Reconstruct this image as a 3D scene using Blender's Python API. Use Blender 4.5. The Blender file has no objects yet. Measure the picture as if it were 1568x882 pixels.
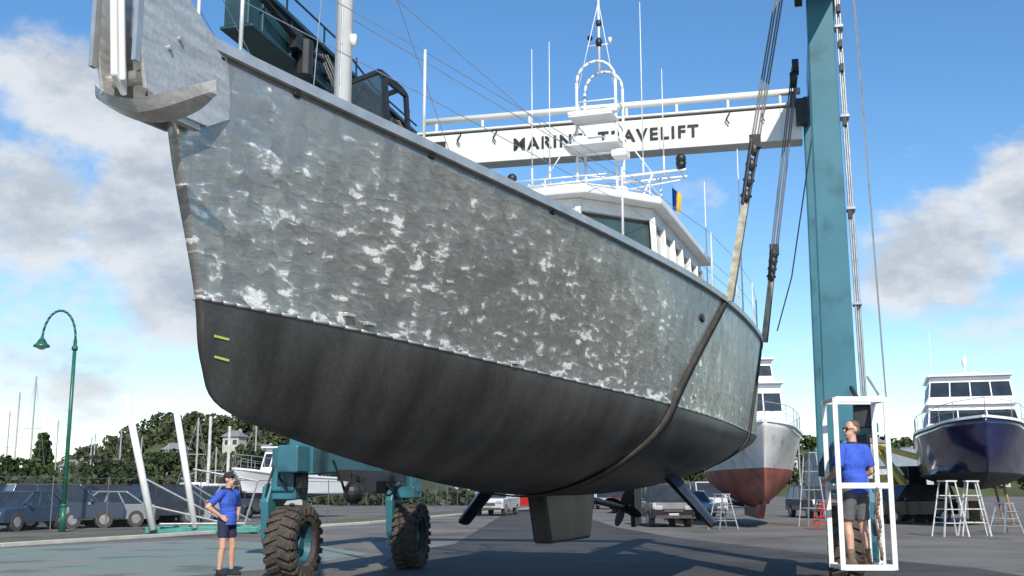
import bpy, math, random
import numpy as np
from mathutils import Vector, Matrix, Euler
random.seed(7); np.random.seed(7)
scene=bpy.context.scene
rad=math.radians

# ------------------------------------------------------------ materials
def newmat(name):
    m=bpy.data.materials.new(name); m.use_nodes=True
    nt=m.node_tree; b=nt.nodes['Principled BSDF']
    return m,nt,b
def M(name,col,rough=.5,metal=0.,var=.18,scale=4.,bump=0.,bscale=40.,spec=.5,col2=None,detail=6,stretch=(1,1,1),coat=0.,speck=0.,stain=None):
    m,nt,b=newmat(name)
    N=nt.nodes;L=nt.links
    tc=N.new('ShaderNodeTexCoord');mp=N.new('ShaderNodeMapping');mp.inputs['Scale'].default_value=stretch
    L.new(tc.outputs['Object'],mp.inputs['Vector'])
    no=N.new('ShaderNodeTexNoise');no.inputs['Scale'].default_value=scale;no.inputs['Detail'].default_value=detail
    L.new(mp.outputs[0],no.inputs['Vector'])
    mr=N.new('ShaderNodeMapRange');mr.inputs[1].default_value=.32;mr.inputs[2].default_value=.68
    L.new(no.outputs['Fac'],mr.inputs[0])
    mx=N.new('ShaderNodeMix');mx.data_type='RGBA'
    a=[max(0,c*(1-var)) for c in col]+[1]
    bb=[min(1,c*(1+var)) for c in col]+[1] if col2 is None else list(col2)+[1]
    mx.inputs[6].default_value=a;mx.inputs[7].default_value=bb
    L.new(mr.outputs[0],mx.inputs[0]);cout=mx.outputs[2]
    def mult(cin,sc,lo,hi,r0,r1,det=3):
        n=N.new('ShaderNodeTexNoise');n.inputs['Scale'].default_value=sc;n.inputs['Detail'].default_value=det;L.new(tc.outputs['Object'],n.inputs['Vector'])
        q=N.new('ShaderNodeMapRange');q.inputs[1].default_value=lo;q.inputs[2].default_value=hi;q.inputs[3].default_value=r0;q.inputs[4].default_value=r1;L.new(n.outputs['Fac'],q.inputs[0])
        v=N.new('ShaderNodeVectorMath');v.operation='SCALE';L.new(cin,v.inputs[0]);L.new(q.outputs[0],v.inputs['Scale']);return v.outputs[0]
    if speck: cout=mult(cout,28,.35,.65,1-speck,1+speck,4)
    if stain: cout=mult(cout,stain,.56,.66,1,.62,5)
    L.new(cout,b.inputs['Base Color'])
    b.inputs['Metallic'].default_value=metal
    b.inputs['Specular IOR Level'].default_value=spec
    b.inputs['Coat Weight'].default_value=coat
    r=N.new('ShaderNodeMapRange');r.inputs[3].default_value=max(.02,rough-.08);r.inputs[4].default_value=min(1,rough+.08)
    L.new(no.outputs['Fac'],r.inputs[0]);L.new(r.outputs[0],b.inputs['Roughness'])
    if bump>0:
        n2=N.new('ShaderNodeTexNoise');n2.inputs['Scale'].default_value=bscale;n2.inputs['Detail'].default_value=4
        L.new(mp.outputs[0],n2.inputs['Vector'])
        bp=N.new('ShaderNodeBump');bp.inputs['Strength'].default_value=bump;bp.inputs['Distance'].default_value=.02
        L.new(n2.outputs['Fac'],bp.inputs['Height']);L.new(bp.outputs[0],b.inputs['Normal'])
    return m

teal=M('teal_paint',(.035,.155,.20),.42,0,.12,1.2,.05,60,coat=.12,stain=1.3)
tealdk=M('teal_paint_shaded',(.014,.055,.066),.55,0,.4,3)  # darker copy of the teal: shade on the left girder painted in
cream=M('cream_paint',(.76,.75,.68),.4,0,.05,1.5)
white=M('white_paint',(.78,.78,.76),.35,0,.06,3)
whitegel=M('white_gelcoat',(.8,.8,.8),.2,0,.04,2,coat=.4)
black=M('black_steel',(.02,.02,.022),.45,0,.3,8)
greymetal=M('galvanised_steel',(.42,.43,.44),.4,.6,.15,8)
mastgrey=M('mast_alloy',(.38,.38,.38),.5,.2,.1,3)
alu=M('aluminium',(.55,.54,.51),.38,.65,.12,6)
aluwht=M('alu_light',(.72,.72,.7),.4,.25,.1,6)
alubr=M('alu_brushed_plate',(.55,.54,.51),.42,.4,.2,3,.1,30,stretch=(1,1,6),speck=.1)
rubber=M('tyre_rubber',(.07,.058,.048),.85,0,.35,14,.4,60)
strapm=M('sling_webbing',(.05,.043,.034),.8,0,.4,9,.3,120)
strapw=M('sling_light',(.34,.31,.23),.7,0,.35,9)
glassdk=M('dark_glass',(.02,.028,.03),.06,0,.3,2,spec=.8)
glassgn=M('cabin_glass',(.04,.065,.06),.05,0,.3,2,spec=.9)
red=M('red_antifoul',(.28,.085,.06),.6,0,.3,1.5,stain=1.2)
navy=M('navy_gelcoat',(.012,.016,.06),.15,0,.2,2,coat=.5)
skin=M('skin',(.58,.33,.23),.5,0,.1,12)
blueshirt=M('blue_shirt',(.04,.10,.50),.85,0,.2,9,.5,25)
blackcloth=M('black_cloth',(.02,.02,.03),.85,0,.3,9,.4,25)
greycloth=M('grey_shorts',(.11,.11,.115),.85,0,.2,9,.5,25)
navycloth=M('navy_shorts',(.02,.025,.06),.85,0,.2,9,.5,25)
hairm=M('hair',(.13,.09,.065),.7,0,.3,60)
leather=M('boots',(.15,.10,.06),.7,0,.3,20)
greenpaint=M('green_paint',(.02,.12,.075),.35,0,.2,4)
yellow=M('yellow_paint',(.65,.42,.03),.45,0,.15,3)
limeyel=M('lime_tape',(.40,.55,.10),.5,0,.1,8)
redp=M('red_paint',(.5,.03,.025),.3,0,.1,3)
roofor=M('terracotta_roof',(.42,.16,.09),.8,0,.25,.8)
roofgr=M('grey_roof',(.2,.2,.2),.7)
wallw=M('house_wall',(.5,.47,.41),.8,0,.1,.8)
concrete=M('concrete',(.33,.32,.29),.85,0,.18,1.5,.2,30)
woodm=M('timber',(.3,.2,.11),.8,0,.3,4)

def hull_alu():
    m,nt,b=newmat('ground_aluminium_plate');N=nt.nodes;L=nt.links
    def math_(op,a,bv=None,c=None):
        n=N.new('ShaderNodeMath');n.operation=op
        for i,x in enumerate((a,bv,c)):
            if x is None: continue
            if isinstance(x,(int,float)): n.inputs[i].default_value=x
            else: L.new(x,n.inputs[i])
        return n.outputs[0]
    def noise(vec,sc,det,rough=.5,dist=0.):
        n=N.new('ShaderNodeTexNoise');n.inputs['Scale'].default_value=sc;n.inputs['Detail'].default_value=det;n.inputs['Roughness'].default_value=rough;n.inputs['Distortion'].default_value=dist;L.new(vec,n.inputs['Vector']);return n.outputs['Fac']
    tc=N.new('ShaderNodeTexCoord');sep=N.new('ShaderNodeSeparateXYZ');L.new(tc.outputs['Object'],sep.inputs[0])
    S,Z=sep.outputs['X'],sep.outputs['Z']
    zz=math_('SUBTRACT',Z,math_('SUBTRACT',2.79,math_('MULTIPLY',S,.026)))
    zs=math_('ADD',Z,math_('MULTIPLY',S,.05))
    wob=noise(tc.outputs['Object'],7,4)
    wv=math_('MULTIPLY',math_('SUBTRACT',wob,.5),.16)
    cb=N.new('ShaderNodeCombineXYZ');L.new(math_('ADD',math_('ADD',S,wv),math_('MULTIPLY',Z,.10)),cb.inputs[0]);L.new(math_('ADD',zs,math_('MULTIPLY',wv,1.3)),cb.inputs[1])
    cs_=N.new('ShaderNodeCombineXYZ');L.new(math_('ADD',S,math_('MULTIPLY',wv,.5)),cs_.inputs[0]);L.new(math_('ADD',zs,math_('MULTIPLY',wv,.5)),cs_.inputs[1])
    def brick(w,h,seedoff):
        mp=N.new('ShaderNodeMapping');mp.inputs['Location'].default_value=(seedoff,seedoff*.7,0);mp.inputs['Rotation'].default_value=(0,0,rad(90))
        L.new(cb.outputs[0],mp.inputs[0])
        br=N.new('ShaderNodeTexBrick');br.inputs['Scale'].default_value=1;br.inputs['Brick Width'].default_value=h;br.inputs['Row Height'].default_value=w
        br.inputs['Mortar Size'].default_value=0.0;br.inputs['Color1'].default_value=(0,0,0,1);br.inputs['Color2'].default_value=(1,1,1,1)
        br.inputs['Bias'].default_value=0;br.offset=.37
        L.new(mp.outputs[0],br.inputs['Vector']);return br.outputs['Color']
    b1=brick(.11,.26,0.3);b2=brick(.16,.13,3.7)
    def stretched(v,sx,sz,rot=0,off=0):
        mp2=N.new('ShaderNodeMapping');mp2.inputs['Scale'].default_value=(sx,sz,1);mp2.inputs['Rotation'].default_value=(0,0,rad(rot));mp2.inputs['Location'].default_value=(off,off,0);L.new(v,mp2.inputs[0]);return mp2.outputs[0]
    big=noise(cb.outputs[0],1.3,3)
    cols=noise(stretched(cb.outputs[0],7,2.2),1.0,4,.6)
    tone=math_('ADD',math_('ADD',math_('MULTIPLY',b1,.32),math_('MULTIPLY',b2,.26)),math_('MULTIPLY',math_('SUBTRACT',math_('MULTIPLY',cols,2.),.5),.42))
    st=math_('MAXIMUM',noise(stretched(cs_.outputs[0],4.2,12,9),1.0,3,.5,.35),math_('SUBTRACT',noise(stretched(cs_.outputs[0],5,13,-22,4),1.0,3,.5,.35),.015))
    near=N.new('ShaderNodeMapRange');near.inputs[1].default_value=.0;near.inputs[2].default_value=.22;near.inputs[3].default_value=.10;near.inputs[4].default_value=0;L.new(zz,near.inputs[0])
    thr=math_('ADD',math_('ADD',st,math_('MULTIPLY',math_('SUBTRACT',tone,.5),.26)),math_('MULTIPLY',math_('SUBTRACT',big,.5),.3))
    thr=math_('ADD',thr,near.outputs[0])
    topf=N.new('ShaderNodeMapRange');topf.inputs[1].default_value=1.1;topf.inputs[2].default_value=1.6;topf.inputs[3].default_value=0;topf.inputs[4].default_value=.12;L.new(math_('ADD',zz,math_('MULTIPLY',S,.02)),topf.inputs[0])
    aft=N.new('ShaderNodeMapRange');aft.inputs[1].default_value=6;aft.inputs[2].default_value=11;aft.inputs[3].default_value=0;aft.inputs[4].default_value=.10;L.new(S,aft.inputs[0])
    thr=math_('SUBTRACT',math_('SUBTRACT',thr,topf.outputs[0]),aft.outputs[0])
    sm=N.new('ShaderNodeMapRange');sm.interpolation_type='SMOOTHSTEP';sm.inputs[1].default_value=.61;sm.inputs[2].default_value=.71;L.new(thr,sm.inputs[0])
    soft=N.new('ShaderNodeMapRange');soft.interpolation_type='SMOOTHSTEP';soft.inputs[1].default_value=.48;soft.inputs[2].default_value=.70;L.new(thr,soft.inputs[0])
    fine=noise(stretched(cb.outputs[0],1,2.2),42,4)
    brk=N.new('ShaderNodeMapRange');brk.inputs[1].default_value=.35;brk.inputs[2].default_value=.6;brk.inputs[3].default_value=.55;brk.inputs[4].default_value=1;L.new(fine,brk.inputs[0])
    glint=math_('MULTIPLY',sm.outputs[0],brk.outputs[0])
    base=math_('ADD',.27,math_('MULTIPLY',tone,.17))
    base=math_('ADD',base,math_('MULTIPLY',math_('SUBTRACT',fine,.5),.08))
    base=math_('ADD',base,math_('MULTIPLY',math_('SUBTRACT',big,.5),.14))
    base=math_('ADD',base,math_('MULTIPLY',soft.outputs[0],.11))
    col=math_('ADD',base,math_('MULTIPLY',glint,.48))  # glints on the grinder strokes, painted bright into the base colour
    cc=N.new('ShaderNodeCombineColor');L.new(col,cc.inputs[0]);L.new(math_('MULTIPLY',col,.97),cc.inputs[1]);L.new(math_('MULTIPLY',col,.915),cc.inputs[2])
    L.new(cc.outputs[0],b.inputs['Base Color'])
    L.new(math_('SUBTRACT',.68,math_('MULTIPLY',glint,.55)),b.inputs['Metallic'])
    L.new(math_('SUBTRACT',.42,math_('MULTIPLY',tone,.18)),b.inputs['Roughness'])
    warp=noise(cb.outputs[0],2.6,2)
    bp=N.new('ShaderNodeBump');bp.inputs['Strength'].default_value=.45;bp.inputs['Distance'].default_value=.014
    L.new(math_('ADD',math_('ADD',tone,math_('MULTIPLY',st,1.2)),math_('MULTIPLY',warp,4.)),bp.inputs['Height']);L.new(bp.outputs[0],b.inputs['Normal'])
    return m
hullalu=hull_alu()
hullbot=M('etched_bottom_plate',(.09,.085,.08),.36,.5,.4,1.3,.12,10,stretch=(1.6,1,.5),speck=.12,stain=.9)
def leafmat(name,c1,c2):
    return M(name,c1,.7,0,0.3,.35,0,col2=c2,spec=.2)
leafA=leafmat('foliage_dark',(.022,.04,.016),(.08,.105,.04))
leafB=leafmat('foliage_olive',(.04,.055,.026),(.10,.115,.055))

# ------------------------------------------------------------ mesh builder
class MB:
    def __init__(s): s.v=[];s.f=[];s.m=[];s.c=0
    def add(s,vs,fs):
        o=len(s.v);s.v+= [tuple(v) for v in vs];s.f+=[tuple(i+o for i in f) for f in fs];s.m+=[s.c]*len(fs)
    def box(s,c,d,rz=0,R=None,top=None):
        hx,hy,hz=d[0]/2,d[1]/2,d[2]/2
        tx,ty=(hx,hy) if top is None else (top[0]/2,top[1]/2)
        P=[(-hx,-hy,-hz),(hx,-hy,-hz),(hx,hy,-hz),(-hx,hy,-hz),(-tx,-ty,hz),(tx,-ty,hz),(tx,ty,hz),(-tx,ty,hz)]
        R=R or Matrix.Rotation(rz,3,'Z')
        c=Vector(c)
        s.add([c+R@Vector(p) for p in P],[(0,3,2,1),(4,5,6,7),(0,1,5,4),(1,2,6,5),(2,3,7,6),(3,0,4,7)])
    def beam(s,p,q,w,h,up=(0,0,1)):
        p=Vector(p);q=Vector(q);d=q-p;L=d.length;x=d/L;y=Vector(up).cross(x)
        if y.length<1e-4:y=Vector((0,1,0)).cross(x)
        y.normalize();z=x.cross(y)
        R=Matrix((x,y,z)).transposed()
        s.box((p+q)/2,(L,w,h),R=R)
    def cyl(s,p,q,r1,r2=None,n=10):
        r2=r1 if r2 is None else r2
        p=Vector(p);q=Vector(q);d=(q-p);
        if d.length<1e-6:return
        d.normalize();a=Vector((0,0,1)) if abs(d.z)<.9 else Vector((1,0,0))
        x=a.cross(d).normalized();y=d.cross(x)
        vs=[];
        for c,r in((p,r1),(q,r2)):
            for i in range(n):
                t=2*math.pi*i/n;vs.append(c+x*math.cos(t)*r+y*math.sin(t)*r)
        fs=[(i,(i+1)%n,n+(i+1)%n,n+i) for i in range(n)]+[tuple(range(n-1,-1,-1)),tuple(range(n,2*n))]
        s.add(vs,fs)
    def tube(s,pts,r,n=8):
        for a,b in zip(pts[:-1],pts[1:]): s.cyl(a,b,r,r,n)
    def ell(s,c,r,n=14,m=9,R=None):
        if isinstance(r,(int,float)): r=(r,r,r)
        c=Vector(c);vs=[];R=R or Matrix.Identity(3)
        vs.append(c+R@Vector((0,0,-r[2])))
        for j in range(1,m):
            ph=-math.pi/2+math.pi*j/m
            for i in range(n):
                t=2*math.pi*i/n;vs.append(c+R@Vector((r[0]*math.cos(ph)*math.cos(t),r[1]*math.cos(ph)*math.sin(t),r[2]*math.sin(ph))))
        vs.append(c+R@Vector((0,0,r[2])));last=len(vs)-1
        fs=[(0,1+(i+1)%n,1+i) for i in range(n)]
        for j in range(m-2):
            for i in range(n):
                a=1+j*n+i;b=1+j*n+(i+1)%n;fs.append((a,b,b+n,a+n))
        o=1+(m-2)*n
        fs+=[(last,o+i,o+(i+1)%n) for i in range(n)]
        s.add(vs,fs)
    def lathe(s,c,axis,prof,n=32):
        c=Vector(c);d=Vector(axis).normalized();a=Vector((0,0,1)) if abs(d.z)<.9 else Vector((1,0,0))
        x=a.cross(d).normalized();y=d.cross(x);k=len(prof);vs=[]
        for i in range(n):
            t=2*math.pi*i/n;e=x*math.cos(t)+y*math.sin(t)
            for (h,r) in prof: vs.append(c+d*h+e*r)
        fs=[]
        for i in range(n):
            for j in range(k-1):
                a_=i*k+j;b_=((i+1)%n)*k+j;fs.append((a_,b_,b_+1,a_+1))
        s.add(vs,fs)
    def prism(s,poly,axis,lo,hi):
        n=len(poly)
        def mk(p,h):
            return {'x':(h,p[0],p[1]),'y':(p[0],h,p[1]),'z':(p[0],p[1],h)}[axis]
        vs=[mk(p,lo) for p in poly]+[mk(p,hi) for p in poly]
        fs=[tuple(range(n)),tuple(range(2*n-1,n-1,-1))]+[(i,n+i,n+(i+1)%n,(i+1)%n) for i in range(n)]
        s.add(vs,fs)
    def build(s,name,mats,parent=None,smooth=False,bevel=0,remesh=0,fixn=True,solid=0):
        me=bpy.data.meshes.new(name);me.from_pydata(s.v,[],s.f);
        if not isinstance(mats,(list,tuple)):mats=[mats]
        for m in mats: me.materials.append(m)
        if len(mats)>1: me.polygons.foreach_set('material_index',s.m)
        if fixn:
            import bmesh
            bm=bmesh.new();bm.from_mesh(me);bmesh.ops.recalc_face_normals(bm,faces=bm.faces);bm.to_mesh(me);bm.free()
        if smooth: me.polygons.foreach_set('use_smooth',[True]*len(me.polygons))
        me.update()
        o=bpy.data.objects.new(name,me);scene.collection.objects.link(o)
        if parent: o.parent=parent
        if solid:
            md=o.modifiers.new('so','SOLIDIFY');md.thickness=solid;md.offset=0
        if bevel:
            md=o.modifiers.new('bv','BEVEL');md.width=bevel;md.segments=2;md.limit_method='ANGLE';md.angle_limit=rad(40)
        if remesh:
            md=o.modifiers.new('rm','REMESH');md.mode='VOXEL';md.voxel_size=remesh;md.use_smooth_shade=True
            md=o.modifiers.new('sm','SMOOTH');md.factor=.5;md.iterations=4
        return o
def empty(name,loc=(0,0,0),rz=0):
    o=bpy.data.objects.new(name,None);o.location=loc;o.rotation_euler=(0,0,rz);scene.collection.objects.link(o);o.empty_display_size=.3;return o
def herm(xs,ys):
    xs=np.array(xs,float);ys=np.array(ys,float);d=np.diff(ys)/np.diff(xs);m=np.zeros(len(xs));m[0]=d[0];m[-1]=d[-1]
    for i in range(1,len(xs)-1):
        m[i]=0 if d[i-1]*d[i]<0 else (d[i-1]+d[i])/2
    def f(x):
        x=min(max(x,xs[0]),xs[-1]);i=min(int(np.searchsorted(xs,x,side='right'))-1,len(xs)-2);h=xs[i+1]-xs[i];t=(x-xs[i])/h
        return float((2*t**3-3*t*t+1)*ys[i]+(t**3-2*t*t+t)*h*m[i]+(-2*t**3+3*t*t)*ys[i+1]+(t**3-t*t)*h*m[i+1])
    return f

# ------------------------------------------------------------ generic hull
class Hull:
    def __init__(s,L,bsh,zsh,bwl,zwl,zk,p,stem):
        s.L=L;s.bsh=herm(*bsh);s.zsh=herm(*zsh);s.bwl=herm(*bwl);s.zwl=herm(*zwl);s.zk=herm(*zk);s.p=herm(*p);s.stem=herm(*stem)
    def pt(s,sh,v,side=1,off=0):
        u=sh/s.L
        if v<=1:
            ph=v*math.pi/2;p=s.p(sh)
            fb=math.sin(ph)**(2/p);fz=1-max(0,math.cos(ph))**(2/p)
            p0=s.p(0);fz0=1-max(0,math.cos(ph))**(2/p0)
            zs=s.zk(0)+(s.zwl(0)-s.zk(0))*fz0;s0=s.stem(zs)
            b=s.bwl(sh)*fb;z=s.zk(sh)+(s.zwl(sh)-s.zk(sh))*fz
        else:
            f=v-1;zs=s.zwl(0)+(s.zsh(0)-s.zwl(0))*f;s0=s.stem(zs)
            b=s.bwl(sh)+(s.bsh(sh)-s.bwl(sh))*f**1.12;z=s.zwl(sh)+(s.zsh(sh)-s.zwl(sh))*f
        return Vector((s0+u*(s.L-s0),-side*(b+off),z))
    def mesh(s,nu=90,nb=14,nt=14):
        mb=MB();vs_=[i/nb for i in range(nb+1)]+[1+i/nt for i in range(1,nt+1)]
        us=[(i/nu)**1.4*s.L for i in range(nu+1)]
        k=len(vs_)
        for side in (1,-1):
            o=len(mb.v)
            vs=[s.pt(u,v,side) for u in us for v in vs_]
            fs=[];ms=[]
            for i in range(nu):
                for j in range(k-1):
                    a=i*k+j;q=(a,a+1,a+k+1,a+k)
                    fs.append(q if side==1 else q[::-1]);ms.append(1 if j<nb else 0)
            mb.v+=[tuple(x) for x in vs];mb.f+=[tuple(q+o for q in f) for f in fs];mb.m+=ms
        n1=(nu+1)*k
        for j in range(k-1):
            mb.f.append((j,n1+j,n1+j+1,j+1));mb.m.append(1 if j<nb else 0)
        e=nu*k
        for j in range(k-1):
            mb.f.append((e+j,e+j+1,n1+e+j+1,n1+e+j));mb.m.append(1 if j<nb else 0)
        for i in range(nu):
            a=i*k+k-1;mb.f.append((a,n1+a,n1+a+k,a+k));mb.m.append(2)
        return mb
    def rail(s,name,mat,parent,v=2,w=(-.1,.04),h=(-.02,.06),n=70,d0=0):
        mb=MB()
        for side in(1,-1):
            ring=[]
            for i in range(n+1):
                p=s.pt((i/n)**1.3*s.L,v,side);ring.append(p)
            vs=[];fs=[]
            for p in ring:
                for (ww,hh) in((w[0],h[0]),(w[1],h[0]),(w[1],h[1]),(w[0],h[1])):
                    b=abs(p.y)+ww;b=max(b,.0);vs.append((p.x+d0,-side*b,p.z+hh))
            for i in range(n):
                for j in range(4):
                    a=i*4+j;c=i*4+(j+1)%4;fs.append((a,c,c+4,a+4))
            fs+=[(0,1,2,3),tuple(n*4+q for q in(3,2,1,0))]
            mb.add(vs,fs)
        return mb.build(name,mat,parent)

# ------------------------------------------------------------ main boat
AX=rad(71.15)
boat=empty('aluminium_motor_yacht',(-2.15,7.5,0),AX)
H=Hull(15.,
 ([0,.8,2.4,5.5,9,12,14,15],[.05,.32,.88,1.7,2.2,2.33,2.27,2.15]),
 ([0,.8,2.4,5.5,9,15],[4.54,4.47,4.34,4.21,4.19,4.15]),
 ([0,1.73,4,7.3,11.7,14,15],[.03,.42,.98,1.8,2.12,2.1,2.0]),
 ([0,1.73,4,7.3,11.7,15],[2.79,2.77,2.69,2.56,2.48,2.46]),
 ([0,1.5,3.2,5,8,11,13,15],[1.99,1.79,1.62,1.50,1.42,1.5,1.75,2.15]),
 ([0,4,8,15],[1.3,1.55,2.0,2.2]),
 ([1.99,2.08,2.33,2.79,3.86,4.54],[.62,.3,.1,0,-.38,-.48]))
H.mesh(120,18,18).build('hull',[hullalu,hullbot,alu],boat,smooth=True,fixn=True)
H.rail('toe_rail',alu,boat)
mb=MB()
for side in(1,-1):
    pts=[H.pt((i/60)**1.3*15,1,side,.004) for i in range(61)]
    for a,b in zip(pts[:-1],pts[1:]): mb.cyl(a,b,.014,.014,6)
mb.build('waterline_knuckle',alu,boat,smooth=True)
def bl(s,b,z): return (s,-b,z)
mb=MB()
for v in (.70,.58):
    a=H.pt(.10,v,1,.006);b=H.pt(.24,v,1,.006);
    mb.add([a+Vector((0,0,-.008)),b+Vector((0,0,-.008)),b+Vector((0,0,.008)),a+Vector((0,0,.008))],[(0,1,2,3)])
mb.build('draft_marks',limeyel,boat,solid=.006)
mb=MB()
for (sh,v) in((1.5,1.06),(1.75,1.04),(3.9,1.02)):
    p=H.pt(sh,v,1,.02);mb.box(p,(.12,.05,.03),rz=rad(-10))
mb.build('skin_fittings',alu,boat,bevel=.006)
mb=MB()
p=H.pt(8.6,1.75,1,0.0);mb.ell(p,(.14,.025,.06))
for sh in(.35,1.0,2.4,4.2):
    p=H.pt(sh,1.97,1,.0);mb.ell(p,(.05,.02,.022))
mb.build('scuppers',black,boat,smooth=True)
mb=MB()
mb.prism([(7.6,1.46),(10.2,1.5),(9.9,.80),(7.9,.80)],'y',-.13,.13)
mb.build('keel_skeg',hullbot,boat,bevel=.04)
mb=MB()
for sd in(1,-1):
    root=Vector(bl(9.9,1.25*sd,1.8));tip=Vector(bl(10.0,1.93*sd,1.0))
    d=(tip-root).normalized();n=Vector((0,d.z,-d.y))
    vs=[]
    for (c,ch,th) in((root,.62,.1),(tip,.48,.07)):
        for (a,t) in((-.5,0),(-.3,.8),(0,1),(.3,.7),(.5,0),(.3,-.7),(0,-1),(-.3,-.8)):
            vs.append(c+Vector((a*ch,0,0))+n*(t*th))
    fs=[(i,(i+1)%8,8+(i+1)%8,8+i) for i in range(8)]+[tuple(range(7,-1,-1)),tuple(range(8,16))]
    mb.add(vs,fs)
mb.build('stabiliser_fins',M('fin_black',(.025,.032,.045),.3,0,.3,5),boat,smooth=False,bevel=.012)
mb=MB()
mb.cyl(bl(10.4,0,1.35),bl(12.6,0,1.2),.05)
for k in range(4):
    a=k*math.pi/2+.4;R=Matrix.Rotation(a,3,'X')@Matrix.Rotation(rad(35),3,'Z')
    mb.ell(Vector((12.55,0,1.2))+Matrix.Rotation(a,3,'X')@Vector((0,0,.17)),(.02,.10,.17),R=R)
mb.ell((12.6,0,1.2),(.12,.06,.06))
mb.prism([(13.2,1.85),(13.9,1.95),(13.8,.9),(13.3,.85)],'y',-.04,.04)
mb.build('propeller_and_rudder',black,boat,smooth=False)

# bow roller and anchor
mb=MB()
for b in(.17,-.15):
    mb.prism([(-.25,3.92),(-.62,3.9),(-.92,3.96),(-1.02,4.3),(-1.02,5.6),(-.78,5.6),(-.58,4.75),(-.30,4.60),(-.02,4.52),(.0,4.05)],'y',-b-.012,-b+.012)
mb.build('bow_roller_cheeks',alubr,boat,bevel=.004)
mb=MB()
for (s_,z_) in((-.72,4.30),(-.62,4.40)):
    mb.cyl(bl(s_,.17,z_),bl(s_,.205,z_),.018,.018,10)
for b in(.17,-.15): mb.beam(bl(-1.02,b,4.1),bl(-1.02,b,5.6),.05,.03)
mb.cyl(bl(-.82,-.16,4.08),bl(-.82,.18,4.08),.05,.05,14)
mb.build('roller_bolts',alu,boat,smooth=False)
mb=MB()
mb.prism([(-.86,3.95),(-.98,4.05),(-1.04,4.6),(-1.04,5.6),(-.95,5.6),(-.94,4.6)],'y',-.0,.05)
mb.beam(bl(-.98,.05,4.0),bl(-1.08,.06,4.75),.04,.03)
mb.build('anchor_shank',white,boat,bevel=.01)
mb=MB()
vs=[];n=28
for i in range(n+1):
    t=-1+2*i/n
    b=.13+.43*t
    zc=4.0-.19*(1-abs(t)**1.9)+(.05*abs(t) if t<0 else .0)
    wd=.10*(1-abs(t)**3)+.012
    sc=-.80-.05*(1-t*t)+(.08*t if t>0 else 0)
    for (ds,dz) in((-wd*1.2,.03),(-wd*.6,-.035),(wd*.6,-.06),(wd*1.6,-.02),(wd*.6,.0),(-wd*.6,.02)):
        vs.append(bl(sc+ds,b,zc+dz+wd*.3))
fs=[]
for i in range(n):
    for j in range(6):
        a=i*6+j;c=i*6+(j+1)%6;fs.append((a,c,c+6,a+6))
fs+=[tuple(range(6)),tuple(n*6+q for q in range(5,-1,-1))]
mb.add(vs,fs)
mb.prism([(-.78,3.86),(-.30,3.88),(-.34,3.98),(-.8,4.0)],'y',-.16,-.10)
mb.build('anchor_flukes',alubr,boat,smooth=False)

mb=MB();mb.cyl((2.0,0,4.2),(2.0,0,12.5),.078,.07,20);mb.cyl((2.0,0,4.2),(2.0,0,4.5),.12,.12,16)
mb.box((2.0,-.09,5.45),(.05,.06,.1));mb.build('mast',white,boat,smooth=True)
mb=MB()
wires=[((2,-.08,6.2),bl(14.2,1.9,5.0)),((2,-.08,5.65),bl(8.4,1.5,5.5)),((2,0,12),bl(-.4,0,4.6)),((2,0,7.2),bl(8.5,-1.3,5.6)),((2,0,11),bl(1.2,.4,4.5)),((2,0,10),bl(2.8,-.8,4.5))]
for a,b in wires: mb.cyl(a,b,.005,.005,5)
st=[.55,2.35,5.8,9.2,11,13,14.8]
for side in(1,-1):
    prev=None
    for sh in st:
        p=H.pt(sh,2,side,-.05);q=p+Vector((0,0,.88));
        if prev is not None:
            for f in(1,.55):
                mb.cyl(prev[0].lerp(prev[1],f),p.lerp(q,f),.004,.004,5)
        prev=(p,q)
mb.build('rigging_wires',greymetal,boat)
mb=MB()
for side in(1,-1):
    for sh in st:
        p=H.pt(sh,2,side,-.05);mb.cyl(p,p+Vector((0,0,.9)),.016,.013,8)
    pts=[H.pt(.0,2,side,-.02)+Vector((.05,0,.0)),H.pt(.0,2,side,-.02)+Vector((.1,0,.9)),H.pt(.55,2,side,-.05)+Vector((0,0,.9))]
    mb.tube(pts,.016)
mb.build('stanchions',aluwht,boat,smooth=True)
# tilted glazed hatch frame on the foredeck
mb=MB()
pts=[(3.3,1.2,4.3),(3.3,1.2,5.45),(3.15,.2,5.62),(3.05,.1,5.5),(3.0,-.02,4.3)]
for a,b in zip(pts,pts[1:]+pts[:1]): mb.beam(a,b,.045,.045)
mb.beam((3.3,1.2,5.0),(3.03,.04,5.0),.03,.03)
mb.beam((3.3,.95,5.35),(3.05,.2,4.5),.03,.03)
pts2=[(x+.4,y-.05,z-.05) for x,y,z in pts]
for a,b in zip(pts2,pts2[1:]+pts2[:1]): mb.beam(a,b,.04,.04)
for a,b in zip(pts[1:4],pts2[1:4]): mb.beam(a,b,.04,.04)
mb.box((3.9,.55,4.4),(.5,.7,.5))
mb.build('deck_hatch_frame',black,boat)
gl,nt_,b_=newmat('tinted_acrylic');b_.inputs['Base Color'].default_value=(.05,.07,.075,1);b_.inputs['Roughness'].default_value=.05;b_.inputs['Alpha'].default_value=.6
nn=nt_.nodes.new('ShaderNodeTexNoise');nn.inputs['Scale'].default_value=3;q=nt_.nodes.new('ShaderNodeMapRange');q.inputs[3].default_value=.5;q.inputs[4].default_value=.75;nt_.links.new(nn.outputs['Fac'],q.inputs[0]);nt_.links.new(q.outputs[0],b_.inputs['Alpha'])
mb=MB();mb.add([pts[0],pts[1],pts[2],pts[3],pts[4]],[(0,1,2,3,4)]);mb.build('hatch_pane',gl,boat,solid=.008)

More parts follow.
